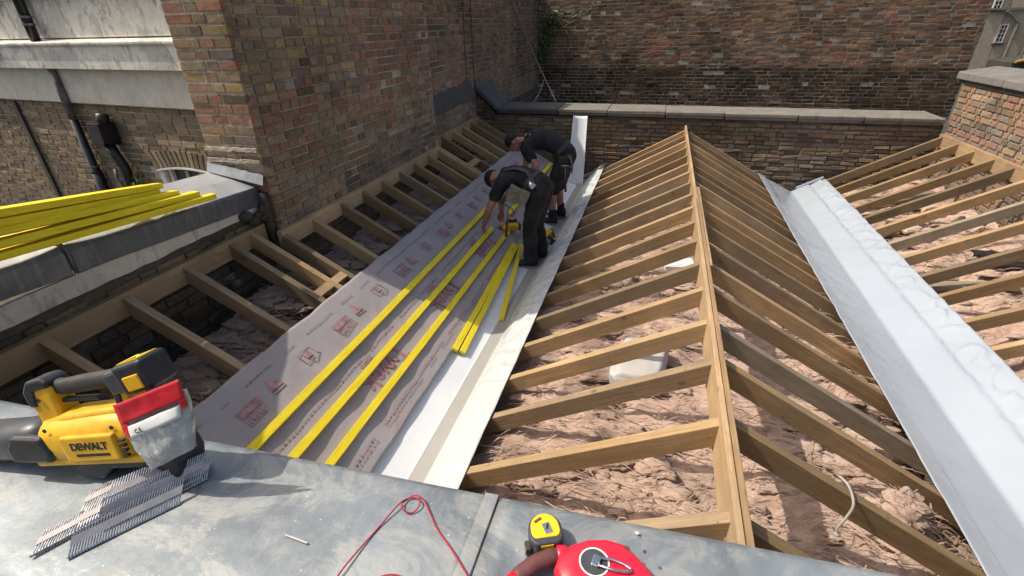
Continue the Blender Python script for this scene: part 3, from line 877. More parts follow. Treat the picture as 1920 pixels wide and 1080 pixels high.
def nog(parent, x, ya, yb, zf, h=.05, wd=.095):
    a = Vector((x, ya, zf(x) - h / 2 - .004)); b = Vector((x, yb, zf(x) - h / 2 - .004))
    sl = Vector((1, 0, (zf(x + .1) - zf(x)) / .1)).normalized()
    y = Vector((0, 1, 0)); z = sl.cross(y)
    if z.z < 0: z = -z
    R = Matrix((y, z.cross(y), z)).transposed()
    o = MB().box((0, 0, 0), ((b - a).length, wd, h)).build('noggin', MAT['wood_plate'], None, bevel=.002, seg=1)
    M4 = R.to_4x4(); M4.translation = (a + b) / 2; o.matrix_basis = M4; setpar(o, parent)
nog(lf, -2.385, 2.69, 3.055, zl, .05, .07)
nog(lf, -2.50, 6.36, 6.695, zl, .05, .09)
nog(lf, -1.6, 1.38, 1.81, zl)

mf = thing('roof_frame', (.417, 4.7, -2.6), 'central ridged timber roof frame with bare rafters on both slopes', 'roof frame')
RY = [1.254 + .4085 * i for i in range(18)]
RY = [1.254, 1.714, 2.16, 2.546, 2.946, 3.333, 3.76, 4.163, 4.56, 4.944, 5.361, 5.781, 6.16, 6.57, 7.03, 7.44, 7.83, 8.20]
old = {5: 'wood_old'}
for i, Y in enumerate(RY):
    rafter(mf, .398, -.985, zm, Y)
    rafter(mf, .437, 2.03, zm, Y + (.03 if i % 3 else -.02), 'wood_old' if i == 3 else 'wood')
plate(mf, (.405, .92, -1.565), (.405, 4.62, -1.565), .024, .22, 'wood_plate', 'ridge_board')
plate(mf, (.415, 4.62, -1.560), (.415, 8.33, -1.560), .026, .215, 'wood_plate', 'ridge_board')
plate(mf, (.431, .92, -1.555), (.431, 4.98, -1.555), .022, .215, 'wood', 'ridge_board')
plate(mf, (.452, 3.18, -1.548), (.452, 5.0, -1.548), .016, .19, 'wood_plate', 'splice_plate')
MB().box((.372, 2.985, -1.575), (.035, .03, .10)).build('joist_shoe', MAT['wood_plate'], mf)

rf = thing('roof_frame', (3.2, 5, -2.6), 'right lean-to timber roof frame rising to the sunlit brick wall', 'roof frame')
plate(rf, (3.832, 2.3, -1.56), (3.832, 8.36, -1.56), .05, .17)
for i, Y in enumerate([8.27, 7.83, 7.43, 6.99, 6.60, 6.21, 5.79, 5.42, 4.99, 4.60, 4.17, 3.78, 3.38, 2.98, 2.57, 2.16, 1.75, 1.34]):
    rafter(rf, 3.804, 2.10, zr, Y, 'wood_old' if i in (6,) else 'wood')
random.seed(21)

# ================================================================== insulation (uncountable wool)
def wool(name, label, x0, x1, y0, y1, zb0, amp, mat, nu, nv, seed, dens=1.0):
    def fn(u, v):
        x = x0 + (x1 - x0) * u; y = y0 + (y1 - y0) * v
        p = Vector((x, y, seed))
        a = fbm(p, 3, 1.6)
        r = 1 - abs(mnoise.noise(p * 4.2 + Vector((0, 0, 2)))) * 2
        r2 = 1 - abs(mnoise.noise(Vector((x * 5 + fbm(p, 2, 3), y * 16, seed)))) * 2
        r3 = mnoise.noise(Vector((x * 22, y * 34, seed + 4)))
        e = min(u, v, 1 - u, 1 - v) * 12
        zb = zl(x) - .20 - .30 * max(0, -2.35 - x) if x < -1.4 else (min(zb0, zm(x) - .22) if x < 2.1 else zr(x) - .22 - .25 * (x - 2.3))
        return V(x + .02 * mnoise.noise(p * 9), y + .02 * mnoise.noise(p * 9 + Vector((7, 3, 1))), zb + amp * (a * .62 + r * .16 + r2 * .16 + r3 * .08) - .03 * max(0, 1 - e))
    mb = MB().grid(fn, nu, nv)
    o = mb.build(name, mat, None, smooth=True); tag(o, label, 'insulation', kind='stuff'); return fn, o
def strands(fn, n, seed, mat, name, label, lo=.06, hi=.30, us=(0.02, .98), vs=(.02, .9)):
    rnd = random.Random(seed); mb = MB()
    for i in range(n):
        u = rnd.uniform(*us); v = us[0] + (vs[1] - vs[0]) * rnd.random() ** 1.5
        p = fn(u, v); a = rnd.gauss(.15, .45); L = rnd.uniform(lo, hi)
        d = Vector((math.cos(a), math.sin(a), 0)); h = rnd.uniform(.008, .045); wv = rnd.uniform(.0012, .0035); k = rnd.uniform(-.5, .5)
        side = Vector((-d.y, d.x, .3)).normalized() * wv
        pts = []
        for t in (0, .33, .66, 1):
            q = p + d * (L * (t - .5)) + Vector((-d.y, d.x, 0)) * (k * L * (t - .5) ** 2) + Vector((0, 0, h * (1 - (2 * t - 1) ** 2) * 1.2 + .004))
            pts.append(q)
        vs_ = []
        for t, q in zip((.25, 1, 1, .25), pts): vs_ += [q - side * t, q + side * t]
        mb.add(vs_, [(0, 1, 3, 2), (2, 3, 5, 4), (4, 5, 7, 6)])
    return tag(mb.build(name, mat, None, smooth=True), label, 'insulation', kind='stuff')
f1, _ = wool('insulation', 'pinkish brown mineral wool insulation bulging under the central rafters', -.98, 1.86, .95, 8.35, -2.33, .15, MAT['wool'], 190, 460, 1.3)
strands(f1, 6500, 3, MAT['wool'], 'wool_strands', 'loose torn wool fibres lying over the central insulation')
f2, _ = wool('insulation', 'brown mineral wool insulation and debris under the right rafters', 2.28, 3.80, 1.2, 8.35, -2.42, .16, MAT['wool'], 110, 420, 5.7)
strands(f2, 3500, 4, MAT['wool'], 'wool_strands', 'loose torn wool fibres lying over the right hand insulation', vs=(.02, .97))
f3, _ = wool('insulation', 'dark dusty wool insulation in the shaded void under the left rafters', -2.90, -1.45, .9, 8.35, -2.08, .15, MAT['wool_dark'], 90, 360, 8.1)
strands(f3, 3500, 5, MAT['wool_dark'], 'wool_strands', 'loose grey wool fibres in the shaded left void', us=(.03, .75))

def lumps(fn, n, seed, mat, label, us=(.03, .97), vs=(.02, .95), kz=1.0):
    rnd = random.Random(seed); mb = MB()
    for i in range(n):
        p = fn(rnd.uniform(*us), vs[0] + (vs[1] - vs[0]) * rnd.random() ** 1.4)
        r = rnd.uniform(.02, .075) * (1.6 if rnd.random() < .12 else 1); a = rnd.uniform(-.5, .6); ca, sa = math.cos(a), math.sin(a); q = rnd.random() * 50
        ex = rnd.uniform(1.1, 2.4)
        def sf(u, v):
            t = math.pi * v; b = 2 * math.pi * u
            d = Vector((math.sin(t) * math.cos(b), math.sin(t) * math.sin(b), math.cos(t)))
            k = 1 + .75 * mnoise.noise(d * 1.7 + Vector((q, 0, 0))) + .45 * mnoise.noise(d * 5.5 + Vector((0, q, 0)))
            x, y = d.x * r * k * ex, d.y * r * k
            return p + Vector((x * ca - y * sa, x * sa + y * ca, d.z * r * k * .30 * kz))
        mb.grid(sf, 18, 10)
    return tag(mb.build('wool_lumps', mat, None, smooth=True), label, 'insulation', kind='stuff')
lumps(f1, 520, 41, MAT['wool'], 'torn lumps of wool scattered over the central insulation')
lumps(f2, 330, 42, MAT['wool'], 'torn lumps of wool scattered over the right hand insulation')
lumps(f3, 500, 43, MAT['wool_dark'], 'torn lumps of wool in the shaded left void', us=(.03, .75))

# a torn tuft hooked over a rafter, and one heap against the valley
def tuft(c, r, n, seed, label, mat=MAT['wool']):
    rnd = random.Random(seed); mb = MB()
    def sf(u, v):
        t = math.pi * v; a = 2 * math.pi * u
        d = Vector((math.sin(t) * math.cos(a), math.sin(t) * math.sin(a), math.cos(t)))
        k = 1 + .35 * fbm(d * 2.1 + Vector((seed, 0, 0)), 4) + .12 * mnoise.noise(d * 9)
        return Vector(c) + Vector((d.x * r[0], d.y * r[1], d.z * r[2])) * k
    mb.grid(sf, 40, 24)
    for i in range(n):
        p = sf(rnd.random(), rnd.uniform(.05, .6)); d = Vector((rnd.gauss(0, 1), rnd.gauss(0, 1), rnd.gauss(0, .4))).normalized() * rnd.uniform(.03, .09)
        s = Vector((rnd.gauss(0, 1), rnd.gauss(0, 1), rnd.gauss(0, 1))).normalized() * .004
        mb.add([p - d * .5 - s, p - d * .5 + s, p + d * .5 + s * .3, p + d * .5 - s * .3], [(0, 1, 2, 3)])
    return tag(mb.build('wool_tuft', mat, None, smooth=True), label, 'insulation')
tuft((1.40, 2.04, -2.17), (.10, .09, .10), 160, 31, 'bunched wool heap beside the white valley liner at lower right')

# ================================================================== left membrane
memb = thing('roofing_membrane', (-1.85, 4.6, -2.2), 'grey breather membrane with red print laid over the left slope', 'membrane')
RAF = [.98, 1.36, 1.83, 2.26, 2.67, 2.89, 3.08, 3.47, 3.91, 4.30, 4.70, 5.12, 5.50, 5.92, 6.27, 6.72, 7.17, 7.56, 7.93, 8.29]
def membz(x, y):
    d = min(abs(y - r) for r in RAF)
    z = zl(x) + .012 - .010 * min(1, d / .18) ** 2
    z += (.003 * fbm((x * 2.2, y * 1.6, 4), 3) + .005 * max(0, 1 - abs(mnoise.noise(Vector((x * 3 + y * 2.2, y * .6, 9)))) * 6) * .8) * min(1, .15 + (x + 2.29) * 3)
    return z
def mfn(u, v):
    y = 1.05 + 7.27 * v; e0 = -2.292 + .003 * fbm((y * 3, 0, 1), 3)
    x = e0 + (-1.395 - e0 + .005 * fbm((y * 2, 3, 1), 2)) * u
    return V(x, y, membz(x, y))
MB().grid(mfn, 48, 420).build('membrane_sheet', MAT['membrane'], memb, smooth=True, solid=.002)
# printed marks: real flat print lying on the sheet
nL = Vector((SL, 0, 1)).normalized(); dL = Vector((1, 0, -SL)).normalized()
def on_sheet(x, y, h=.0028, ang=0):
    """print frame: reading direction toward -y, letter tops down the slope"""
    r = Vector((0, -1, 0)); u = dL
    c, s = math.cos(ang), math.sin(ang)
    r2 = r * c + u * s; u2 = u * c - r * s
    M = Matrix((r2, u2, nL)).transposed().to_4x4(); M.translation = Vector((x, y, membz(x, y))) + nL * (.004 + h); return M
for y in (2.42, 3.52, 4.62, 5.72, 6.82, 7.7):
    text_mesh('Tyvek', .20, 'printed_word', MAT['red_print_dark'], on_sheet(-1.685, y), memb, bold=.003, spacing=1.0)
    text_mesh('Supro', .062, 'printed_word', MAT['red_print'], on_sheet(-1.805, y - .06), memb, bold=.0008)
def dash_line(x, y0, y1, h, gap, seed, mat):
    """rows of print too small to read, as separate little strokes"""
    rnd = random.Random(seed); mb = MB(); y = y0
    while y < y1:
        l = rnd.uniform(.008, .03)
        M = on_sheet(x, y + l / 2)
        mb.box(M @ V(0, 0, 0), (l * .85, h * rnd.uniform(.7, 1), .0006), M.to_3x3())
        y += l + gap * rnd.uniform(.6, 1.5)
        if rnd.random() < .04: y += .12
    mb.build('printed_line', mat, memb)['kind'] = 'stuff'
dash_line(-2.20, 1.3, 8.2, .008, .004, 1, MAT['grey_print']); dash_line(-1.84, 1.3, 8.2, .011, .005, 2, MAT['grey_print'])
dash_line(-1.49, 1.3, 8.2, .011, .005, 3, MAT['red_print']); dash_line(-1.465, 1.3, 8.2, .007, .005, 4, MAT['grey_print'])
def stamp(x, y, kind, k):
    mb = MB(); M = on_sheet(x, y, .003); R = M.to_3x3()
    def b(cx, cy, w_, h_, ang=0):
        mb.box(M @ V(cx, cy, 0), (w_, h_, .0006), R @ Matrix.Rotation(ang, 3, 'Z'))
    t = .006
    if kind == 0:            # framed block with two rows of letters
        b(0, .055, .17, t); b(0, -.055, .17, t); b(-.085, 0, t, .116); b(.085, 0, t, .116)
        b(0, -.001, .17, .004)
        for i in range(6): b(-.062 + .025 * i, .027, .014, .032, .2 * (-1) ** i)
        b(0, -.028, .15, .038)
    elif kind == 1:          # filled triangle with a bar
        mb.add([M @ V(-.055, .03, 0), M @ V(.055, .03, 0), M @ V(0, -.06, 0)], [(0, 1, 2)])
        b(0, .045, .10, .012)
    elif kind == 2:          # house outline with a square inside
        pts = [(-.06, -.05), (.06, -.05), (.06, .035), (.025, .035), (0, .065), (-.075, .035), (-.06, .02)]
        for (a, c), (d, e) in zip(pts, pts[1:] + pts[:1]):
            L = math.hypot(d - a, e - c); b((a + d) / 2, (c + e) / 2, L, t, math.atan2(e - c, d - a))
        b(0, -.012, .05, .05); b(0, .028, .04, .008)
    mb.build('printed_stamp', MAT['red_print'], memb)
y = 1.62; i = 0
while y < 8.1:
    stamp(-2.075, y, 0, i); stamp(-2.10, y + .20, 1, i); stamp(-2.09, y + .53, 2, i)
    y += .93; i += 1

# ================================================================== white valley liners
def valley(name, label, prof, mats, y0, y1, flap, seed, ny=480, ends=None):
    """prof: (x, z, material index of the strip that starts here, subdivisions, wrinkle)"""
    t = thing(name, ((prof[0][0] + prof[-1][0]) / 2, (y0 + y1) / 2, -2.5), label, 'valley liner')
    mb = MB(); cols = []
    for (xa, za, mi, n, wr), (xb, zb, _, _, wr2) in zip(prof, prof[1:]):
        for k in range(n): cols.append((xa + (xb - xa) * k / n, za + (zb - za) * k / n, wr + (wr2 - wr) * k / n, mi))
    cols.append((prof[-1][0], prof[-1][1], prof[-1][4], 0))
    nc = len(cols)
    vs = []
    for j in range(ny + 1):
        y = y0 + (y1 - y0) * j / ny
        for i, (x, z, wr, mi) in enumerate(cols):
            q = Vector((x * 1.0, y, seed))
            wn = 1 - abs(mnoise.noise(Vector((x * 5.5 + y * 2.2 + seed, y * 5.0 - x * 4.0, seed)))) * 3.4
            wn2 = mnoise.noise(Vector((x * 7, y * 4, seed + 3)))
            uu = y * 3.1 + x * 2.6 + 1.3 * fbm((x * 1.2, y * 1.1, seed + 8), 3); fr = uu - math.floor(uu); amp = .35 + .65 * abs(mnoise.noise(Vector((math.floor(uu) * 3.7, seed, 1.0))))
            crease = (1 - fr / .28 if fr < .28 else (fr - .28) / .72) * amp
            dz = wr * crease * .95 + wr * (max(0, wn) * .55 + wn2 * .35) + .0025 * mnoise.noise(q * 3)
            ex = 0
            if i == nc - 1 or i == 0: ex = .005 * fbm((y * 2.3, i, seed), 3)
            vs.append(V(x + ex + dz * .25, y, z + dz))
    fs = []
    mb.v = [tuple(v) for v in vs]
    for j in range(ny):
        for i in range(nc - 1):
            mb.f.append((j * nc + i, j * nc + i + 1, (j + 1) * nc + i + 1, (j + 1) * nc + i)); mb.c.append((1, 1, 1)); mb.m.append(cols[i][3])
    mb.build('liner_sheet', mats, t, smooth=True, solid=.0025)
    return t
v1 = valley('valley_liner', 'crumpled white plastic liner lying in the left valley beside the printed membrane',
    [(-1.46, zl(-1.46) - .022, 2, 4, 0.0), (-1.375, zl(-1.375) - .020, 2, 8, 0.0), (-1.215, -2.412, 1, 5, .002), (-1.10, -2.388, 0, 5, .004), (-1.00, -2.262, 0, 9, .022), (-.895, zm(-.895) + .016, 0, 7, .040), (-.80, zm(-.80) + .012, 0, 1, .010)],
    [MAT['liner_flap'], MAT['liner_grey'], MAT['board_white']], 1.05, 8.33, 1, 2.2)
v2 = valley('valley_liner', 'smooth white plastic liner folded along the sunlit right valley',
    [(1.585, zm(1.585) + .010, 0, 6, .004), (1.70, zm(1.70) + .020, 0, 3, .004), (1.725, zm(1.725) + .008, 0, 12, .003), (2.105, -2.395, 0, 10, .003), (2.325, zr(2.325) + .030, 0, 4, .004), (2.365, zr(2.365) + .004, 0, 8, .018), (2.465, zr(2.465) + .016, 0, 7, .034), (2.545, zr(2.545) + .014, 0, 1, .008)],
    [MAT['liner']], 1.0, 8.30, 1, 6.6)
MB().tube([(-1.18, 8.31, -2.36), (-1.0, 8.31, -2.29), (-.93, 8.30, -2.22), (-.80, 8.28, -2.13)], [.03, .035, .026, .02], 9).build('rolled_end', MAT['liner'], v1, smooth=True)
MB().bar((2.16, 8.315, -2.36), (2.52, 8.315, -2.155), .03, .035).build('rolled_end', MAT['liner'], v2, bevel=.008)
ob = tag(MB().box((2.06, 8.33, -2.325), (.16, .12, .095)).build('loose_brick', MAT['brick'], None, bevel=.006, colors=True), 'dark loose brick holding down the far end of the right valley liner', 'brick')
for d_ in ob.data.color_attributes['Col'].data: d_.color = (.09, .07, .055, 1)

# curled white sheet standing in the valley against the back parapet
cs = thing('curled_sheet', (-1.22, 8.0, -2.4), 'tall curled white plastic sheet standing upright against the back parapet', 'plastic sheet')
mb = MB(); rings = []
base = V(-1.245, 7.93, -2.395); topc = V(-1.235, 8.24, -1.335)
ax = (topc - base).normalized(); ux = Vector((1, 0, 0)); uy = ax.cross(ux).normalized()
def csf(u, v):
    r = .155 - .035 * v; a = math.radians(200 + 140 * u) 
    return base + (topc - base) * v + ux * (r * math.cos(a) * 1.0) + uy * (-r * .55 * (math.sin(a) + .4))
mb.grid(csf, 24, 24); mb.build('sheet', MAT['board_white'], cs, smooth=True, solid=.004)

# ================================================================== yellow battens
def batten(a, b, label, group, wd=.05, h=.025, up=(0, 0, 1)):
    a = Vector(a); b = Vector(b); R = frame(b - a, up)
    L_ = (b - a).length; q = random.uniform(0, 90); n_ = max(6, int(L_ / .18)); rings = []
    for i in range(n_ + 1):
        t = L_ * (i / n_ - .5); dy = .004 * fbm((t * .7 + q, 1, 2), 2); dz = .0015 * fbm((t * .9 + q, 5, 2), 2); e = .0012 * mnoise.noise(Vector((t * 9, q, 0)))
        rings.append([V(t, dy - wd / 2 - e, dz - h / 2), V(t, dy + wd / 2 + e, dz - h / 2), V(t, dy + wd / 2, dz + h / 2 + e), V(t, dy - wd / 2, dz + h / 2 - e)])
    o = MB().loft(rings).build('roof_batten', MAT['batten'], None, bevel=.0015, seg=1)
    M4 = R.to_4x4(); M4.translation = (a + b) / 2 + R @ Vector((0, 0, h / 2)); o.matrix_basis = M4
    return tag(o, label, 'batten', group)
G1 = 'yellow battens laid along the membrane'
def lb_at(x, y): return V(x, y, membz(x, y)) + nL * .004
batten(lb_at(-1.935, 1.0), lb_at(-1.935, 5.45), 'yellow batten nearest the open rafters, highest of three on the membrane', G1, up=nL)
batten(lb_at(-1.758, 1.0), lb_at(-1.752, 5.05), 'middle yellow batten of three, ending under the front worker\'s hand', G1, up=nL)
batten(lb_at(-1.595, 1.0), lb_at(-1.600, 5.25), 'lowest yellow batten of three fixed on the membrane, nearest the white liner', G1, up=nL)
batten(lb_at(-1.72, 5.62), lb_at(-1.715, 8.2), 'yellow batten under the far worker running to the back parapet', G1, up=nL)
G2 = 'loose yellow battens by the front worker\'s boots'
batten(V(-1.385, 2.93, -2.318), V(-1.475, 5.0, -2.268), 'left batten of the loose pair lying beside the worker\'s boots', G2, up=nL)
batten(V(-1.330, 2.95, -2.348), V(-1.440, 5.0, -2.287), 'right batten of the loose pair lying beside the worker\'s boots', G2, up=nL)
batten(V(-1.188, 3.57, -2.395), V(-1.395, 5.05, -2.292), 'short loose batten splayed out from the pair onto the white liner', G2, up=nL, wd=.042)
G3 = 'stack of yellow battens on the left parapet'
stk = [((-2.970, 2.594, -1.040), (-2.985, 1.351, -.948), .055, 'lowest batten of the parapet stack, its end reaching farthest toward the roof'),
       ((-3.010, 2.505, -1.000), (-2.965, 1.369, -.886), .060, 'second batten of the parapet stack, just above the lowest one'),
       ((-3.050, 2.394, -.962), (-2.950, 1.387, -.826), .055, 'third batten of the parapet stack, half covered by the upper ones'),
       ((-3.085, 2.293, -.930), (-2.935, 1.396, -.788), .050, 'upper batten with blunt end in the parapet stack'),
       ((-3.100, 2.331, -.898), (-2.925, 1.408, -.742), .060, 'topmost batten of the parapet stack')]
SHADE_ROW = ['back row batten of the parapet stack behind the lowest front one', 'back row batten of the parapet stack behind the second front one', 'back row batten of the parapet stack behind the third front one', 'back row batten of the parapet stack behind the blunt ended one', 'back row batten of the parapet stack behind the topmost one']
for (a_, b_, wd, lab), lab2 in zip(stk, SHADE_ROW):
    a_, b_ = Vector(a_), Vector(b_)
    batten(a_, a_ + (b_ - a_) * 1.85, lab, G3, wd=wd, h=.036)
    k_ = V(-.062, -.03 + random.uniform(-.1, .0), -.012)
    batten(a_ + k_, a_ + k_ + (b_ - a_) * 1.85, lab2, G3, wd=.055, h=.045)  # added unseen row that closes gaps so the stack blocks the sun
tr = tag(MB().box((-2.86, .50, -.884), (.42, .10, .028)).build('timber_block', MAT['wood'], None, bevel=.002), 'short timber block on the zinc under the near ends of the stacked battens', 'timber')

# ================================================================== front zinc capping
fz = thing('parapet_wall', (0, .47, -6), 'front parapet under a broad weathered zinc capping with a soldered seam', 'wall')
ANG = math.atan(.043)
def fzp(x, t, z):        # t 0 = near edge, 1 = far edge
    y = .270 + .043 * (x + .5) + t * .385
    return V(x, y, z)
def slab(x0, x1, name):
    n = max(8, int((x1 - x0) / .04)); rings = []
    for i in range(n + 1):
        x = x0 + (x1 - x0) * i / n
        w1 = .0035 * fbm((x * 3, 0, 2), 3)
        top = [fzp(x, t, -.9 - .004 * abs(t - .5) + .003 * fbm((x * 2.5, t * 3, 8), 3)) for t in (1.0, .96, .8, .6, .4, .2, .06, .02)]
        top[0] = fzp(x, 1.005 + w1, -.909); top[-1] = fzp(x, .0 + w1, -.906)
        low = [fzp(x, -.02 + w1, -.915), fzp(x, -.022 + w1, -.985), fzp(x, .02, -.985), fzp(x, .97, -.985), fzp(x, 1.012 + w1, -.985), fzp(x, 1.012 + w1, -.918)]
        rings.append(top + low)
    MB().loft(rings).build(name, MAT['zinc'], fz, smooth=True, bevel=0)
slab(-3.5, -.2405, 'zinc_sheet'); slab(-.2375, 3.84, 'zinc_sheet')
MB().box((.17, .47, -3.46), (7.3, .26, 4.92), Matrix.Rotation(ANG, 3, 'Z')).build('wall_core', MAT['stucco_clean'], fz)
sm = MB().loft([[fzp(-.2720, t, -.9005), fzp(-.2715, t, -.8985), fzp(-.2420, t, -.8982), fzp(-.2408, t, -.9005)] for t in [i / 20 for i in range(21)]])
sm.build('solder_seam', MAT['zinc_seam'], fz)
MB().box((-.239, .475, -.912), (.0028, .36, .012), Matrix.Rotation(ANG, 3, 'Z')).build('joint_gap', MAT['tar'], fz)
# ================================================================== tools on the zinc
def rot2(h): return Matrix(((math.cos(h), -math.sin(h), 0), (math.sin(h), math.cos(h), 0), (0, 0, 1)))
BM = rot2(.181).to_4x4() @ Matrix.Rotation(-.106, 4, 'Y') @ Matrix.Rotation(-.199, 4, 'X') @ Matrix.Scale(.927, 4); BM.translation = Vector((-1.119, .504, -.893))
bl = thing('leaf_blower', (-1.148, .535, -.9), 'yellow and black cordless blower lying on the zinc capping', 'blower')
def bpt(mb, name, mat, parent=None, **k):
    mb.v = [tuple(BM @ Vector(v)) for v in mb.v]
    return mb.build(name, mat, parent or bl, **k)
def oval(x, cy, cz, ry, rz, n=20, p=2.6, shear=0.0):
    out = []
    for k in range(n):
        a = 2 * math.pi * k / n; c, s = math.cos(a), math.sin(a)
        dz = rz * math.copysign(abs(s) ** (2 / p), s)
        out.append(V(x + shear * dz, cy + ry * math.copysign(abs(c) ** (2 / p), c), cz + dz))
    return out
body = bpt(MB().loft([oval(-.135, 0, .098, .048, .050), oval(-.128, 0, .098, .056, .058), oval(-.09, 0, .100, .060, .063), oval(-.02, 0, .104, .061, .066), oval(.06, 0, .110, .061, .066), oval(.11, 0, .114, .058, .062), oval(.135, 0, .115, .052, .054)]), 'body', MAT['yellow_plastic'], smooth=True)
bpt(MB().box((.02, -.060, .100), (.150, .014, .070), Matrix.Rotation(math.radians(-3), 3, 'Y')), 'side_plate', MAT['yellow_plastic'], body, bevel=.006, seg=3)
bpt(MB().loft([oval(-.134, 0, .142, .030, .016), oval(-.06, 0, .158, .036, .018), oval(.08, 0, .172, .030, .016), oval(.11, 0, .176, .026, .012)]), 'spine', MAT['yellow_plastic'], body, smooth=True)
bpt(MB().loft([oval(-.16, -.01, .052, .045, .012, p=4), oval(.14, -.01, .060, .045, .012, p=4)]), 'lower_edge', MAT['yellow_plastic'], body, bevel=.003)
bpt(MB().loft([oval(-.40, 0, .088, .047, .047), oval(-.24, 0, .090, .050, .050), oval(-.20, 0, .092, .054, .054), oval(-.130, 0, .096, .052, .053)]), 'nozzle', MAT['grey_plastic'], smooth=True)
bpt(MB().prism([(-.215, .060), (-.11, .056), (-.092, .085), (-.115, .128), (-.20, .132), (-.222, .10)], -.064, .064), 'nozzle_collar', MAT['black_plastic'], bevel=.010, seg=3)
bpt(MB().prism([(-.06, .0), (.0, .0), (.03, .028), (.15, .03), (.18, .0), (.205, .0), (.215, .04), (.205, .075), (-.02, .062), (-.075, .03)], -.045, .045), 'base', MAT['black_plastic'], bevel=.006)
bpt(MB().loft([oval(.12, .01, .112, .046, .050), oval(.15, .015, .106, .044, .052), oval(.190, .015, .100, .044, .052), oval(.198, .015, .100, .038, .044)]), 'intake', MAT['black_plastic'], smooth=True)
for k in range(4):
    bpt(MB().box((.112, -.064, .082 + .013 * k), (.014, .008, .005)), 'vent_slot', MAT['black_plastic'], body)
for (x, z) in ((-.095, .145), (.09, .150), (-.10, .072), (.10, .075), (-.118, .21)):
    bpt(MB().lathe([(.0052, 0), (.0052, .002), (.001, .0012)], 10, Matrix.Translation((x, -.0565 if z < .2 else -.0285, z)) @ Matrix.Rotation(math.radians(90), 4, 'X')), 'screw', MAT['black_plastic'], body)
# front column, handle, rear column
bpt(MB().prism([(-.138, .13), (-.075, .135), (-.080, .238), (-.095, .258), (-.135, .248), (-.150, .20)], -.026, .026), 'front_column', MAT['yellow_plastic'], bevel=.008, seg=3)
bpt(MB().prism([(-.152, .19), (-.128, .19), (-.122, .232), (-.082, .240), (-.080, .255), (-.098, .266), (-.140, .258), (-.158, .23)], -.029, .029), 'column_guard', MAT['black_plastic'], bevel=.006)
hd = bpt(MB().loft([oval(-.105, 0, .236, .017, .020), oval(-.07, 0, .232, .017, .019), oval(-.02, 0, .238, .018, .021), oval(.04, 0, .246, .018, .020), oval(.085, 0, .250, .018, .022), oval(.115, 0, .250, .02, .026)]), 'handle', MAT['rubber'], smooth=True)
bpt(MB().prism([(-.06, .212), (.05, .226), (.05, .236), (-.06, .224)], -.009, .009), 'trigger', MAT['black_plastic'], hd, bevel=.003)
bpt(MB().prism([(-.09, .203), (.02, .206), (.03, .196), (-.09, .192)], -.010, .010), 'trigger_guard', MAT['black_plastic'], hd, bevel=.003)
bpt(MB().prism([(.055, .150), (.11, .155), (.125, .19), (.128, .245), (.10, .268), (.088, .225), (.085, .190)], -.024, .024), 'rear_column', MAT['yellow_plastic'], bevel=.008, seg=3)
bpt(MB().prism([(.086, .180), (.104, .176), (.108, .235), (.10, .268), (.086, .262)], -.027, .027), 'rear_trim', MAT['black_plastic'], bevel=.004)
BT = Matrix.Translation((.165, 0, .262)) @ Matrix.Rotation(math.radians(-14), 4, 'Y')
mb = MB().box((0, 0, 0), (.088, .078, .075)); mb.v = [tuple(BT @ Vector(v)) for v in mb.v]
bat = bpt(mb, 'battery', MAT['black_plastic'], bevel=.010, seg=3)
def batp(mb, name, mat, **k):
    mb.v = [tuple(BT @ Vector(v)) for v in mb.v]; return bpt(mb, name, mat, bat, **k)
batp(MB().box((-.060, 0, .0), (.05, .062, .058)), 'battery_mount', MAT['grey_plastic'], bevel=.008)
batp(MB().box((.004, -.003, .0385), (.060, .055, .003)), 'battery_label', MAT['yellow_label'])
for sx in (-1, 1):
    batp(MB().add([V(.004, .0 + sx * .004, .0403), V(-.018, sx * .024, .0403), V(.026, sx * .024, .0403)], [(0, 1, 2) if sx > 0 else (0, 2, 1)]), 'label_mark', MAT['black_print'])
batp(MB().box((.002, -.040, -.010), (.045, .006, .036)), 'release_button', MAT['yellow_plastic'], bevel=.003)
TM = BM @ Matrix(((1, 0, 0, .022), (0, 0, -1, -.0675), (0, 1, 0, .107), (0, 0, 0, 1))) @ Matrix.Rotation(math.radians(2), 4, 'Z')
text_mesh('DEWALT', .0265, 'brand_lettering', MAT['black_print'], TM, bl, bold=.0008, spacing=.92)
bpt(MB().box((.026, -.0674, .085), (.092, .001, .007), Matrix.Rotation(math.radians(-2), 3, 'Y')), 'brand_bar', MAT['black_print'])

# bag of fixings with red header card leaning on the blower
bg = thing('fixings_bag', (-.90, .50, -.82), 'clear bag of fixings with red header card hanging against the blower', 'bag')
TL, TR, BL_, BR = [v * 1.035 for v in (V(-.990, .490, -.667), V(-.833, .529, -.597), V(-.943, .469, -.808), V(-.832, .500, -.744))]
nb = (TR - TL).cross(BL_ - TL).normalized()
if nb.y > 0: nb = -nb
def bagp(u, v, o):
    p = (TL * (1 - u) + TR * u) * (1 - v) + (BL_ * (1 - u) + BR * u) * v
    edge = math.sin(math.pi * u) ** .5 * math.sin(math.pi * min(1, .06 + v * .9)) 
    wid = (1 + .10 * math.sin(math.pi * v))
    mid = (TL + TR) / 2 * (1 - v) + (BL_ + BR) / 2 * v
    p = mid + (p - mid) * wid
    return p + nb * (o * (.004 + .024 * edge * v) + .004 * fbm((u * 4, v * 4, o), 3)) 
mb = MB(); mb.grid(lambda u, v: bagp(u, v, 1), 20, 22, v0=.12); mb.grid(lambda u, v: bagp(u, v, -1), 20, 22, v0=.12); 
mb.build('plastic_pouch', MAT['bag'], bg, smooth=True)
mb = MB().grid(lambda u, v: bagp(u, v, 1) + nb * .003, 16, 6, v0=-.06, v1=.24); mb.build('header_card', MAT['red_card'], bg, smooth=True, solid=.001)
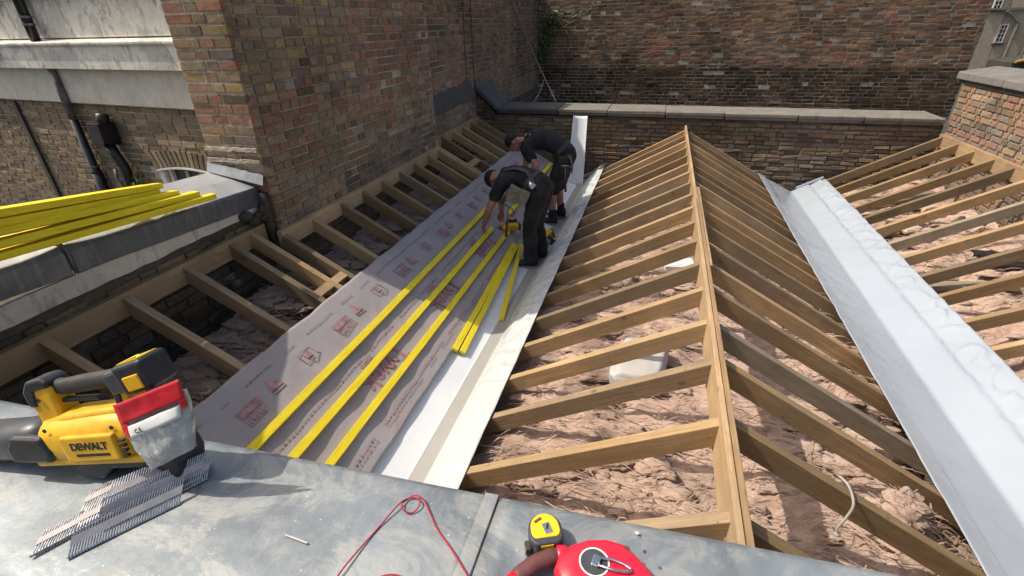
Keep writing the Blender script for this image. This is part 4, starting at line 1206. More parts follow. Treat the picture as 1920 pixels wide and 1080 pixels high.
MB().grid(lambda u, v: bagp(u, v, 1) + nb * .0035, 3, 6, u0=0, u1=.10, v0=.24, v1=.44).build('header_card', MAT['red_card'], bg, solid=.001)
MB().grid(lambda u, v: bagp(u, v, 1) + nb * .0035, 3, 6, u0=.93, u1=1.0, v0=.24, v1=.36).build('header_card', MAT['red_card'], bg, solid=.001)
MB().grid(lambda u, v: bagp(u, v, 1) + nb * .0032, 12, 4, u0=.10, u1=.92, v0=.27, v1=.46).build('white_panel', MAT['white_print'], bg, smooth=True, solid=.0006)
MB().grid(lambda u, v: bagp(u, v, 1) + nb * .0042, 12, 1, u0=.10, u1=.92, v0=.25, v1=.275).build('printed_rule', MAT['black_print'], bg)
c = bagp(.30, .385, 1) + nb * .0062; ex = (bagp(.5, .385, 1) - bagp(.1, .385, 1)).normalized(); ez = ex.cross(nb)
if ez.z < 0: ez = -ez
Mc = Matrix((ex, ez, ex.cross(ez))).transposed().to_4x4(); Mc.translation = c
text_mesh('C E', .014, 'printed_mark', MAT['black_print'], Mc, bg, bold=.0004)

# collated nail strips
def nail_strip(x, y, z, head, n, label, roll=0.0, L=.050, pitch=.0048):
    R = rot2(head).to_4x4(); M = Matrix.Translation((x, y, z)) @ R @ Matrix.Rotation(roll, 4, 'X')
    t = thing('nail_strip', M @ V(n * pitch / 2, 0, 0), label, 'nails', 'collated nail strips heaped on the zinc')
    mb = MB(); pm = MB()
    sk = .52
    for i in range(n):
        a = V(i * pitch, 0, .0018); b = a + V(L * sk, L * .95, 0)
        mb.tube([M @ a, M @ b], .0016, 5); mb.tube([M @ (a - V(.0008, .0026, 0)), M @ a], .0034, 6)
    for s0, s1 in ((.36, .66),):
        pm.add([M @ V(L * sk * s0 - .002, L * s0, .0040), M @ V((n - 1) * pitch + L * sk * s0 + .002, L * s0, .0040), M @ V((n - 1) * pitch + L * sk * s1 + .002, L * s1, .0040), M @ V(L * sk * s1 - .002, L * s1, .0040)], [(0, 1, 2, 3)])
    mb.build('nails', MAT['nail_steel'], t)
    pm.build('paper_tape', MAT['paper'], t, solid=.0006)
Hn = math.radians(60)
nail_strip(-1.085, .292, -.8965, Hn + .03, 34, 'nail strip at the front of the heap hanging to the zinc edge', .06)
nail_strip(-1.012, .310, -.8965, Hn - .08, 40, 'slim nail strip on the right front of the heap, tipped on edge', .95)
nail_strip(-1.045, .350, -.889, Hn - .04, 46, 'nail strip across the middle of the heap, paper side up', .16)
nail_strip(-1.012, .372, -.886, Hn - .07, 40, 'nail strip standing on edge along the right of the heap', 1.1)
nail_strip(-.998, .385, -.8965, Hn - .05, 38, 'half hidden nail strip at the bottom right of the heap', 1.15)
nail_strip(-1.075, .385, -.884, Hn - .01, 42, 'nail strip at the back of the heap beside the blower base', .12)
nail_strip(-1.030, .405, -.880, Hn - .10, 36, 'nail strip lying on top of the heap, nails turned up', .75)
nail_strip(-.955, .495, -.8965, Hn - .45, 10, 'broken short nail strip beyond the heap under the bag', .0)

# tape measure
tm = thing('tape_measure', (-.125, .605, -.9), 'yellow faced tape measure lying on its side on the zinc', 'tape measure')
TMX = rot2(math.radians(24)).to_4x4() @ Matrix.Diagonal((.92, .92, .86, 1)); TMX.translation = Vector((-.122, .590, -.896))
def outl(r, flat):
    pts = []
    for k in range(28):
        a = 2 * math.pi * k / 28; x, y = r * math.cos(a), r * math.sin(a)
        if y < 0: y = max(y * 1.25, -flat); x = math.copysign(min(abs(x) * 1.10, r * 1.02), x)
        pts.append((x, y))
    return pts
def tmp_(mb, name, mat, **k):
    mb.v = [tuple(TMX @ Vector(v)) for v in mb.v]; return mb.build(name, mat, tm, **k)
def zpr(poly, z0, z1, s=1.0):
    n = len(poly); mb = MB()
    mb.add([V(x, y, z0) for x, y in poly] + [V(x * s, y * s, z1) for x, y in poly], [tuple(range(n - 1, -1, -1)), tuple(range(n, 2 * n))] + [(k, (k + 1) % n, n + (k + 1) % n, n + k) for k in range(n)]); return mb
tmp_(zpr(outl(.036, .036), 0, .042), 'case', MAT['grey_plastic'], bevel=.004, seg=3)
tmp_(zpr([(x, y + .003) for x, y in outl(.0305, .026)], .0415, .0445, .96), 'yellow_face', MAT['yellow_label'], bevel=.001)
tmp_(MB().box((.004, -.003, 0.0452), (.016, .024, .0014), Matrix.Rotation(.2, 3, 'Z')), 'face_plate', MAT['steel'])
tmp_(MB().box((.005, .000, 0.0462), (.005, .012, .0008), Matrix.Rotation(-.3, 3, 'Z')), 'face_mark', MAT['black_print'])
tmp_(MB().box((-.012, .018, 0.0448), (.018, .006, .0008), Matrix.Rotation(.5, 3, 'Z')), 'face_print', MAT['maroon_grip'])
tmp_(MB().box((-.002, -.0365, .033), (.026, .0015, .008)), 'side_label', MAT['yellow_label'])
tmp_(MB().box((-.040, -.020, .012), (.012, .022, .018)), 'tape_mouth', MAT['rubber'], bevel=.002)
tmp_(MB().box((-.047, -.024, .008), (.002, .014, .014)), 'end_hook', MAT['steel'])

# red line reel with folding crank
re_ = thing('line_reel', (.0, .56, -.9), 'red plastic line winder with maroon grip and steel crank on zinc', 'reel')
RO = [(-.098, .580), (-.080, .604), (-.050, .624), (-.015, .634), (.022, .632), (.048, .612), (.072, .590), (.086, .568), (.076, .552), (.048, .538), (.018, .522), (-.02, .510), (-.06, .510), (-.088, .528), (-.100, .555)]
cx_, cy_ = -.008, .570
def rshift(s): return [(cx_ + (x - cx_) * s - .012, cy_ + (y - cy_) * s - .016) for x, y in RO]
def ringz(poly, z): return [V(x, y, z) for x, y in poly]
shell = MB().loft([ringz(rshift(.90), -.897), ringz(rshift(.98), -.888), ringz(rshift(1.0), -.872), ringz(rshift(.97), -.853), ringz(rshift(.88), -.842), ringz(rshift(.6), -.839)])
sh = shell.build('shell', MAT['red_plastic'], re_, smooth=True)
MB().loft([ringz(rshift(1.004), -.8755), ringz(rshift(1.008), -.874), ringz(rshift(1.008), -.8725), ringz(rshift(1.004), -.871)]).build('shell_seam', MAT['maroon_grip'], sh)
MB().lathe([(.0265, 0), (.0275, .004), (.0245, .004), (.0245, .0015), (.0, .0015)], 28, Matrix.Translation((-.043, .560, -.8405))).build('crank_well_rim', MAT['white_print'], re_, smooth=False)
MB().lathe([(.0243, 0), (.0243, .0028), (.002, .0028)], 28, Matrix.Translation((-.043, .560, -.8405))).build('crank_well', MAT['grey_plastic'], re_)
MB().box((-.040, .561, -.835), (.014, .022, .010), rot2(-.15)).build('crank_pivot', MAT['steel'], re_, bevel=.002)
hk = [V(-.034, .567, -.831), V(-.012, .570, -.830), V(.008, .567, -.830), V(.020, .562, -.830), V(.022, .558, -.830), V(.016, .554, -.830), V(-.006, .551, -.830), V(-.034, .553, -.831)]
MB().tube(hk, .0026, 8, closed=True).build('crank_handle', MAT['steel'], re_, smooth=True)
for (x, y, r) in ((.012, .603, .0055), (.044, .606, .0032), (.046, .566, .004)):
    MB().lathe([(r, 0), (r, .0022), (.0005, .0022)], 12, Matrix.Translation((x, y, -.8435))).build('screw_hole', MAT['maroon_grip'], re_)
gp = [V(-.105, .572, -.868), V(-.125, .562, -.866), V(-.150, .540, -.866), V(-.170, .515, -.867), V(-.178, .500, -.868)]
MB().tube(gp, [.015, .0155, .016, .0155, .015], 12).build('grip', MAT['maroon_grip'], re_, smooth=True)
MB().tube([V(-.174, .508, -.868), V(-.182, .494, -.868), V(-.185, .476, -.868), V(-.178, .455, -.868), V(-.15, .440, -.868), V(-.09, .470, -.868), V(-.07, .50, -.868)], .016, 12).build('handle_bow', MAT['red_plastic'], re_, smooth=True)
MB().tube([V(-.090, .566, -.868), V(-.104, .573, -.868), V(-.112, .570, -.868)], .0185, 12).build('handle_collar', MAT['red_plastic'], re_, smooth=True)

re_.matrix_basis = Matrix.Translation((.022, -.016, 0)) @ re_.matrix_basis @ Matrix.Diagonal((1, 1, .72, 1))
# loop of red string
def onz(px, py, z):
    r = CAM_R @ Vector((px - 960, 540 - py, -906)); return r * (z / r.z)
def smoothpts(pts, k=6):
    out = []
    P = [pts[0]] + pts + [pts[-1]]
    for i in range(1, len(P) - 2):
        p0, p1, p2, p3 = P[i - 1], P[i], P[i + 1], P[i + 2]
        for j in range(k):
            t = j / k
            out.append(.5 * ((2 * p1) + (p2 - p0) * t + (2 * p0 - 5 * p1 + 4 * p2 - p3) * t * t + (3 * p1 - p0 - 3 * p2 + p3) * t ** 3))
    out.append(P[-2]); return out
ST = [(-.478, .400), (-.474, .432), (-.466, .480), (-.455, .529), (-.444, .567), (-.436, .590), (-.428, .605), (-.413, .611), (-.399, .603), (-.396, .590), (-.403, .577), (-.416, .573), (-.429, .578), (-.433, .592), (-.428, .604), (-.417, .614), (-.395, .610), (-.372, .590), (-.337, .555), (-.288, .517), (-.243, .480), (-.215, .455), (-.185, .44), (-.15, .44)]
sp = smoothpts([V(x, y, -.8945 + .003 * math.sin(i * 1.7)) for i, (x, y) in enumerate(ST)])
tag(MB().tube(sp, .0016, 6).build('string_line', MAT['red_cord'], None, smooth=True), 'thin red string looped once on the zinc capping', 'string')
sp = smoothpts([V(x, y, -.8945) for x, y in ((-.42, .40), (-.405, .432), (-.375, .447), (-.345, .440), (-.32, .40))])
tag(MB().tube(sp, .0016, 6).build('string_line', MAT['red_cord'], None, smooth=True), 'short curve of red string at the bottom edge of the zinc', 'string')
# crumbs on the zinc
rnd = random.Random(5)
for (px, py, lab) in ((1195, 1000, 'small white crumb on the zinc above the red reel'), (535, 1003, 'pale wood splinter lying on the zinc below the battens')):
    c = onz(px, py, -.897); mb = MB()
    if 'splinter' in lab: mb.bar(c, c + V(.055, -.004, .001), .003, .002)
    else:
        r = .0045
        mb.sphere(c + V(0, 0, r * .3), (r, r * .7, r * .45), 9, 6); mb.v = [tuple(Vector(v) + Vector((rnd.gauss(0, 1), rnd.gauss(0, 1), rnd.gauss(0, .5))) * r * .15) for v in mb.v]
    tag(mb.build('scrap', MAT['white_print'] if 'white' in lab else MAT['paper'], None), lab, 'scrap')

# ================================================================== things among the rafters
mb = MB()
def wb(u, v):
    t = math.pi * v; a = 2 * math.pi * u
    d = Vector((math.sin(t) * math.cos(a), math.sin(t) * math.sin(a), math.cos(t)))
    e = lambda q: math.copysign(abs(q) ** .42, q)
    k = 1 + .07 * fbm(d * 1.8, 4) + .03 * mnoise.noise(d * 8)
    return V(.07 + .185 * e(d.x) * k + .04 * e(d.y), 3.0 + .26 * e(d.y) * k, -2.235 + .095 * e(d.z) * k)
mb.grid(wb, 40, 26)
tag(mb.build('plastic_bag', MAT['tub_white'], None, smooth=True), 'full white plastic sack lying on the wool under the central rafters', 'sack')
tag(MB().box((.37, 4.84, -2.235), (.30, .24, .05), rot2(.15)).build('board_offcut', MAT['board_white'], None, bevel=.004), 'white board offcut lying on the wool beside the ridge', 'board')
tag(MB().tube([(2.68, 6.34, -2.33), (3.47, 6.92, -2.13)], .036, 12).build('grey_pipe', MAT['grey_pipe'], None, smooth=True), 'upper grey pipe lying diagonally under the right rafters', 'pipe', 'pipes under the right rafters')
tag(MB().tube([(3.05, 6.10, -2.26), (3.55, 6.60, -2.11)], .036, 12).build('grey_pipe', MAT['grey_pipe'], None, smooth=True), 'lower grey pipe lying diagonally under the right rafters', 'pipe', 'pipes under the right rafters')
wt = thing('black_tub', (3.42, 5.42, -2.4), 'black plastic tub sunk in the wool under the right rafters', 'tub')
MB().box((3.42, 5.42, -2.24), (.42, .30, .24)).build('tub_body', MAT['black_plastic'], wt, bevel=.02, seg=3)
MB().box((3.42, 5.42, -2.112), (.46, .34, .025)).build('tub_lid', MAT['black_plastic'], wt, bevel=.01)
MB().tube([(3.28, 5.38, -2.095), (3.36, 5.32, -2.08), (3.48, 5.32, -2.08), (3.56, 5.38, -2.095)], .008, 8).build('tub_handle', MAT['steel'], wt, smooth=True)
def f2z(x, y): return f2((x - 2.28) / 1.52, (y - 1.2) / 7.15).z
rnd = random.Random(11)
labs = ['pale rubble lump by the black tub', 'rubble lump below the upper grey pipe', 'grey rubble lump near the far right rafters', 'flat stone under the third right rafter', 'rubble lump between the two grey pipes', 'broken mortar lump close to the right wall plate']
for i, (x, y) in enumerate(((3.22, 5.45), (3.0, 7.0), (3.35, 7.65), (3.45, 7.1), (3.05, 6.55), (3.62, 6.3))):
    mb = MB(); mb.sphere((x, y, f2z(x, y) + .03), (rnd.uniform(.07, .14), rnd.uniform(.07, .12), .06), 12, 8)
    mb.v = [tuple(Vector(v) + Vector((1, 1, 1)) * .035 * fbm(Vector(v) * 7, 3)) for v in mb.v]
    tag(mb.build('rubble_lump', MAT['mortar_pale'] if i % 2 == 0 else MAT['wool'], None), labs[i], 'rubble')
for i, (a, b) in enumerate((((2.6, 7.3, -2.36), (3.6, 7.55, -2.08)), ((2.5, 6.9, -2.36), (3.35, 7.2, -2.15)), ((2.55, 5.15, -2.36), (3.3, 4.95, -2.18)))):
    tag(MB().bar(a, b, .14, .03).build('old_plank', MAT['wood_old'], None), ('old grey plank under the far right rafters', 'old grey plank beside the right valley liner, far end', 'old grey plank below the black tub')[i], 'plank')
# twine hanging over a right-hand rafter of the central frame
sp = smoothpts([V(.94, 1.80, -1.775), V(.965, 1.75, -1.775), V(.975, 1.688, -1.81), V(.965, 1.675, -1.88), V(.95, 1.672, -1.95), V(.955, 1.668, -1.99)])
tag(MB().tube(sp, [.006] * (len(sp) - 3) + [.009, .012, .014], 7).build('twine', MAT['cable_white'], None, smooth=True), 'frayed pale twine hung over a lower right rafter', 'twine')

# ================================================================== cables and plants on the walls
sp = smoothpts([V(-3.055, 9.9, .95), V(-3.05, 10.7, .42), V(-3.05, 11.5, -.08), V(-3.02, 12.15, -.5), V(-2.55, 10.9, -.95), V(-2.2, 9.9, -1.12), V(-1.78, 9.0, -1.238)], 6)
tag(MB().tube([V(-3.05, 9.6, 1.1), V(-3.05, 12.15, -.5), V(-2.3, 10.35, -.99), V(-1.80, 9.0, -1.235)], .007, 7).build('cable', MAT['cable_white'], None, smooth=True), 'pale cable sagging from the tall wall down to the back coping', 'cable')
tag(MB().tube([V(-2.35, 10.5, -.985), V(-2.25, 9.6, -1.17), V(-2.2, 9.0, -1.235)], .006, 7).build('cable', MAT['cable_white'], None, smooth=True), 'short branch of pale cable reaching the dark coping', 'cable')
for Y, zb, lab in ((7.98, -.76, 'thin dark cable on the tall wall ending at the cement patch'), (8.32, -.98, 'thin dark cable on the tall wall beside the raking coping')):
    tag(MB().tube([V(-3.07, Y, .9), V(-3.068, Y - .01, .1), V(-3.066, Y - .02, zb)], .007, 6).build('cable', MAT['tar'], None), lab, 'cable')
def leaves(name, label, centres, n, r, seed, size=.035, stem=None):
    t = thing(name, centres[0], label, 'plant'); rnd = random.Random(seed); mb = MB()
    for i in range(n):
        c = Vector(rnd.choice(centres)) + Vector((rnd.gauss(0, r[0]), rnd.gauss(0, r[1]), rnd.gauss(0, r[2])))
        d = Vector((rnd.gauss(0, 1), rnd.gauss(0, 1), rnd.gauss(0, 1))).normalized(); s = d.orthogonal().normalized(); q = rnd.uniform(.6, 1.3) * size
        mb.add([c - d * q, c - s * q * .45, c + d * q, c + s * q * .45], [(0, 1, 2, 3)])
    mb.build('leaves', MAT['leaf'], t)
    if stem:
        for st in stem: MB().tube(st, .006, 5).build('stem', MAT['wood_old'], t)
    return t
leaves('ivy', 'dark ivy clinging in the corner of the far wall', [(-2.95, 13.0, -.35), (-2.85, 13.02, -.1), (-2.7, 13.02, .05), (-2.9, 13.0, -.6)], 420, (.10, .03, .12), 3, .045, [[(-2.98, 13.06, -1.5), (-2.93, 13.05, -.6), (-2.8, 13.05, .2)]])
leaves('twiggy_plant', 'pale twiggy plant growing across the top of the far wall', [(-2.35 + .09 * i, 12.98, .02 + .05 * i) for i in range(9)], 110, (.04, .03, .03), 4, .03, [[(-2.5, 13.04, -.1), (-2.0, 12.98, .15), (-1.6, 12.97, .42)]])
pl = [MLB @ V(bu(-6.52), -.12, -1.80), MLB @ V(bu(-6.42), -.14, -1.92), MLB @ V(bu(-6.50), -.10, -1.68)]
leaves('wall_weed', 'small green weed growing from brick wall beside the arched window', pl, 150, (.05, .03, .06), 5, .03, [[MLB @ V(bu(-6.48), -.02, -2.1), MLB @ V(bu(-6.5), -.12, -1.7)]])
leaves('wall_weed', 'green weed on the humped roof below the distant window', [(4.98, 9.35, -.60), (5.12, 9.4, -.60)], 120, (.07, .06, .025), 6, .035, [[(5.05, 9.4, -.7), (5.05, 9.38, -.56)]])
# ================================================================== people
def limb(mb, pts, rads, n=16):
    """rounded tube through joints, radii interpolated smoothly"""
    P = [Vector(p) for p in pts]; sp = []; rr = []
    for i in range(len(P) - 1):
        for k in range(5):
            t = k / 5
            rr.append(rads[i] + (rads[i + 1] - rads[i]) * t)
    rr.append(rads[-1])
    sp = smoothpts(P, 5)
    a = (sp[0] - sp[1]).normalized() * rads[0] * .6; b = (sp[-1] - sp[-2]).normalized() * rads[-1] * .6
    mb.tube([sp[0] + a] + sp + [sp[-1] + b], [rads[0] * .55] + rr + [rads[-1] * .55], n)
def etube(mb, pts, rads, side, n=24):
    """elliptical tube; rads = (half width along side, half thickness)"""
    P = smoothpts([Vector(p) for p in pts], 5); rr = []
    for i in range(len(rads) - 1):
        for k in range(5):
            t = k / 5; rr.append((rads[i][0] * (1 - t) + rads[i + 1][0] * t, rads[i][1] * (1 - t) + rads[i + 1][1] * t))
    rr.append(rads[-1])
    rings = []
    for i, p in enumerate(P):
        tn = (P[min(i + 1, len(P) - 1)] - P[max(0, i - 1)]).normalized()
        s = (Vector(side) - tn * Vector(side).dot(tn)).normalized(); u = tn.cross(s)
        rings.append([p + s * (rr[i][0] * math.cos(2 * math.pi * k / n)) + u * (rr[i][1] * math.sin(2 * math.pi * k / n)) for k in range(n)])
    c0 = [p + (sum(rings[0], Vector()) / n - p) * .45 - (P[1] - P[0]).normalized() * .35 * rr[0][1] for p in rings[0]]
    c1 = [p + (sum(rings[-1], Vector()) / n - p) * .45 + (P[-1] - P[-2]).normalized() * .35 * rr[-1][1] for p in rings[-1]]
    mb.loft([c0] + rings + [c1])
def organic(mb, name, mat, parent, voxel, folds=0.0, fs=9.0, smooth=6, cut=None, seed=0):
    o = mb.build('tmp_body', mat, None)
    r = o.modifiers.new('r', 'REMESH'); r.mode = 'VOXEL'; r.voxel_size = voxel; r.use_smooth_shade = True
    if smooth:
        s = o.modifiers.new('s', 'SMOOTH'); s.iterations = smooth; s.factor = .5
    dg = bpy.context.evaluated_depsgraph_get(); dg.update()
    me = bpy.data.meshes.new_from_object(o.evaluated_get(dg)); me.name = name
    old = o.data; bpy.data.objects.remove(o); bpy.data.meshes.remove(old)
    if folds:
        nv = len(me.vertices); co = np.empty(nv * 3); me.vertices.foreach_get('co', co); no = np.empty(nv * 3)
        me.vertices.foreach_get('normal', no); co = co.reshape(-1, 3); no = no.reshape(-1, 3)
        for i in range(nv):
            p = Vector(co[i])
            f = (1 - abs(mnoise.noise(Vector((p.x * fs + p.y * fs * .4, p.y * fs, p.z * fs * .8 + p.x * fs * .6 + seed)))) * 2.2) * .65 + mnoise.noise(p * fs * 2.2) * .35
            co[i] += no[i] * folds * f
        me.vertices.foreach_set('co', co.ravel())
    me.materials.clear(); me.materials.append(mat)
    me.polygons.foreach_set('use_smooth', [True] * len(me.polygons))
    ob = bpy.data.objects.new(name, me); COL.objects.link(ob)
    if parent is not None: setpar(ob, parent)
    return ob
def hand(mb, wrist, d, palm_n, curl=.6, spread=1.0, thumb_side=1):
    """palm and five fingers; d = pointing direction, palm_n = palm normal (fingers curl that way)"""
    d = Vector(d).normalized(); pn = Vector(palm_n); pn = (pn - d * pn.dot(d)).normalized(); s = d.cross(pn) * thumb_side
    w = Vector(wrist)
    etube(mb, [w, w + d * .04, w + d * .085], [(.026, .019), (.040, .017), (.041, .014)], s, 12)
    for i, (off, L) in enumerate(((.031, .070), (.011, .080), (-.011, .075), (-.030, .058))):
        b = w + d * .085 + s * off; q = [b]
        a = 0
        for k in range(3):
            a += curl * (.5 + .25 * k); dd = d * math.cos(a) + pn * math.sin(a)
            q.append(q[-1] + dd * L * (.45, .32, .23)[k])
        mb.tube([b - d * .02] + q, [.0095, .0095, .009, .0082, .0065], 8)
    t0 = w + d * .03 + s * .030
    t1 = t0 + (d * .6 + s * .6 + pn * .4).normalized() * .035; t2 = t1 + (d * .85 + s * .1 + pn * .6).normalized() * .032; t3 = t2 + (d * .8 - s * .2 + pn * .7).normalized() * .022
    mb.tube([t0 - s * .015, t0, t1, t2, t3], [.013, .013, .011, .0095, .007], 8)
def head(mb, c, crown, face, k=1.0):
    """c head centre; crown and face directions"""
    cr = Vector(crown).normalized(); fc = Vector(face); fc = (fc - cr * fc.dot(cr)).normalized(); sd = cr.cross(fc)
    M = Matrix((sd, fc, cr)).transposed(); c = Vector(c)
    P = lambda x, y, z: c + M @ Vector((x * k, y * k, z * k))
    mb.sphere(P(0, -.008, .028), (.074 * k, .092 * k, .088 * k), 20, 14, M)        # skull
    mb.sphere(P(0, .022, -.045), (.060 * k, .070 * k, .070 * k), 18, 12, M)        # jaw and cheeks
    mb.sphere(P(0, .062, -.088), (.026 * k, .024 * k, .022 * k), 12, 8, M)         # chin
    mb.tube([P(0, .082, .012), P(0, .108, -.030), P(0, .088, -.040)], [.009 * k, .014 * k, .012 * k], 8)   # nose
    mb.sphere(P(0, .084, .022), (.050 * k, .014 * k, .010 * k), 12, 8, M)          # brow
    mb.sphere(P(0, .086, -.062), (.026 * k, .010 * k, .009 * k), 12, 8, M)         # lips
    for s in (-1, 1):
        mb.sphere(P(s * .076, -.008, -.012), (.010 * k, .022 * k, .033 * k), 10, 8, M)   # ears
    return P, M
def face_bits(P, M, parent, k, hair_back=True, seed=1):
    for s in (-1, 1):
        MB().sphere(P(s * .030, .083, .000), (.012 * k, .007 * k, .007 * k), 10, 7, M).build('eye', MAT['white_print'], parent, smooth=True)
        MB().sphere(P(s * .030, .088, .000), .0045 * k, 8, 6, M).build('eye', MAT['black_print'], parent, smooth=True)
    mb = MB()
    def hf(u, v):
        a = 2 * math.pi * u; t = v * (1.62 + .33 * (1 - math.sin(a)) / 2 + .04 * math.sin(5 * a))
        x, y, z = math.sin(t) * math.cos(a), math.sin(t) * math.sin(a), math.cos(t)
        r = 1 + .018 * fbm((x * 6, y * 6, z * 6 + seed), 3)
        return P(x * .079 * r, y * .097 * r - .008, z * .094 * r + .028)
    mb.grid(hf, 40, 14); mb.build('hair', MAT['hair'], parent, smooth=True, solid=.004)

def boot(c, toe, parent):
    """work boot: c = heel centre on the ground"""
    d = Vector(toe); d.z = 0; d.normalize(); s = Vector((-d.y, d.x, 0)); c = Vector(c); up = Vector((0, 0, 1))
    def ring(x, w_, h0, h1):
        return [c + d * x + s * (w_ * math.cos(a)) + up * (h0 + (h1 - h0) * (.5 + .5 * math.sin(a))) for a in [2 * math.pi * k / 16 for k in range(16)]]
    mb = MB(); mb.loft([ring(-.045, .030, .012, .13), ring(-.03, .042, .012, .16), ring(.04, .044, .012, .155), ring(.10, .044, .012, .095), ring(.16, .050, .012, .075), ring(.205, .044, .012, .062), ring(.23, .024, .014, .045)])
    b = mb.build('boot', MAT['boot'], parent, smooth=True, subsurf=1)
    mb = MB(); mb.loft([[c + d * x + s * (w_ * sx) + up * z for sx, z in ((-1, 0), (1, 0), (1, .022), (-1, .022))] for x, w_ in ((-.055, .030), (-.03, .046), (.10, .046), (.16, .054), (.21, .046), (.238, .022))])
    mb.build('sole', MAT['sole'], b, bevel=.004)

# ---- worker nearer the camera: bent at the waist, reaching to the batten, long trousers
fp = thing('person', (-1.18, 4.85, -2.40), 'nearer bent worker in black shirt and long trousers pressing down a batten', 'person')
pel, wai, che, nek = V(-1.13, 4.83, -1.50), V(-1.27, 4.87, -1.435), V(-1.43, 4.92, -1.445), V(-1.575, 4.965, -1.475)
sdF = V(.25, 1, 0).normalized()
shL, elL, wrL = V(-1.515, 4.745, -1.475), V(-1.645, 4.70, -1.735), V(-1.745, 4.80, -1.955)
shR, elR, wrR = V(-1.575, 5.125, -1.48), V(-1.675, 5.22, -1.72), V(-1.685, 5.255, -1.955)
hL, kL, aL = V(-1.12, 4.745, -1.545), V(-1.205, 4.745, -1.945), V(-1.195, 4.755, -2.30)
hR, kR, aR = V(-1.10, 4.93, -1.545), V(-1.175, 4.955, -1.955), V(-1.14, 4.985, -2.30)
mb = MB()
etube(mb, [pel, wai, che, nek], [(.135, .10), (.125, .095), (.15, .10), (.07, .06)], sdF)
hc = V(-1.678, 5.015, -1.505)
limb(mb, [nek - V(0, 0, .005), hc + V(.03, 0, .01)], [.062, .056])
P, M3 = head(mb, hc, (-.93, .2, -.18), (-.25, -.05, -1), 1.0)
for sh_, el_, wr_ in ((shL, elL, wrL), (shR, elR, wrR)):
    limb(mb, [sh_, (sh_ + el_) / 2, el_, el_ * .65 + wr_ * .35, wr_], [.058, .050, .040, .043, .028])
hand(mb, wrL, (wrL - elL) + V(-.02, .04, -.04), V(.9, .3, .1), .55, thumb_side=-1)
hand(mb, wrR, (wrR - elR) + V(-.02, 0, -.04), V(.5, -.8, 0), .8)
for h_, k_, a_ in ((hL, kL, aL), (hR, kR, aR)):
    limb(mb, [h_, k_, k_ * .65 + a_ * .35, a_], [.080, .054, .052, .036])
bodyF = organic(mb, 'body', MAT['skin'], fp, .0068, smooth=3)
face_bits(P, M3, bodyF, 1.0, seed=2)
mb = MB()
etube(mb, [pel + V(.03, -.01, -.01), wai, che, nek + V(.02, 0, .0)], [(.155, .118), (.148, .112), (.178, .122), (.105, .082)], sdF)
for sh_, el_ in ((shL, elL), (shR, elR)):
    limb(mb, [che * .4 + sh_ * .6 + V(0, 0, .01), sh_, sh_ * .45 + el_ * .55], [.085, .078, .064])
shirt = organic(mb, 'shirt', MAT['cloth_black'], fp, .011, .011, 8.5, 5, seed=3)
mb = MB()
etube(mb, [wai * .35 + pel * .65 + V(-.01, 0, .02), pel, pel * .5 + (hL + hR) * .25 + V(.02, 0, -.03)], [(.150, .112), (.168, .130), (.160, .120)], sdF)
for h_, k_, a_ in ((hL, kL, aL), (hR, kR, aR)):
    limb(mb, [h_ + V(.01, 0, .02), h_ * .5 + k_ * .5, k_, k_ * .5 + a_ * .5, a_ + V(0, 0, -.035)], [.108, .094, .080, .080, .080])
trs = organic(mb, 'trousers', MAT['cloth_trouser'], fp, .012, .013, 7.0, 5, seed=9)
boot(V(-1.165, 4.755, -2.402), (-1, -.25, 0), fp); boot(V(-1.11, 4.985, -2.392), (-1, .1, 0), fp)
# belt, braces and pouch
def belt(ctr, axis, side, ra, rb, parent, wd=.05):
    ax = Vector(axis).normalized(); s = (Vector(side) - ax * Vector(side).dot(ax)).normalized(); u = ax.cross(s)
    rings = []
    for k in range(33):
        a = 2 * math.pi * k / 32
        d = s * (ra * math.cos(a)) + u * (rb * math.sin(a)); n = d.normalized()
        rings.append([ctr + d - ax * wd / 2, ctr + d + n * .008 - ax * wd / 2, ctr + d + n * .008 + ax * wd / 2, ctr + d + ax * wd / 2])
    return MB().loft(rings, cap=False).build('tool_belt', MAT['leather'], parent, smooth=False)
bF = belt(wai * .45 + pel * .55, wai - pel, sdF, .172, .130, fp)
st = smoothpts([V(-1.16, 4.69, -1.42), V(-1.24, 4.76, -1.335), V(-1.36, 4.80, -1.315), V(-1.50, 4.84, -1.345)], 6)
def strap(pts, wd, name, mat, parent, nrm=(0, 0, 1)):
    rings = []
    for i, p in enumerate(pts):
        t = (pts[min(i + 1, len(pts) - 1)] - pts[max(i - 1, 0)]).normalized(); s = t.cross(Vector(nrm)).normalized() * wd / 2; u = s.cross(t).normalized() * .004
        rings.append([p - s - u, p + s - u, p + s + u, p - s + u])
    return MB().loft(rings).build(name, mat, parent)
strap(st, .045, 'brace_strap', MAT['leather'], bF, (0, -.4, 1))
def pouch(c, R, sz, parent, mat):
    mb = MB(); mb.loft([[Vector(c) + R @ Vector((sx * w_ / 2, sy * t_ / 2, z)) for sx, sy in ((-1, -1), (1, -1), (1, 1), (-1, 1))] for z, w_, t_ in ((-sz[2], sz[0] * .8, sz[1] * .7), (-sz[2] * .3, sz[0], sz[1]), (0, sz[0], sz[1] * 1.1))])
    mb.build('pouch', mat, parent, bevel=.008)
pouch(V(-1.31, 4.665, -1.475), rot2(.2) @ Matrix.Rotation(.5, 3, 'Y'), (.16, .07, .17), bF, MAT['canvas'])
pouch(V(-1.22, 4.65, -1.50), rot2(.1) @ Matrix.Rotation(.35, 3, 'Y'), (.10, .06, .15), bF, MAT['canvas'])
pouch(V(-1.36, 4.68, -1.46), rot2(.1) @ Matrix.Rotation(.6, 3, 'Y'), (.05, .05, .24), bF, MAT['leather'])
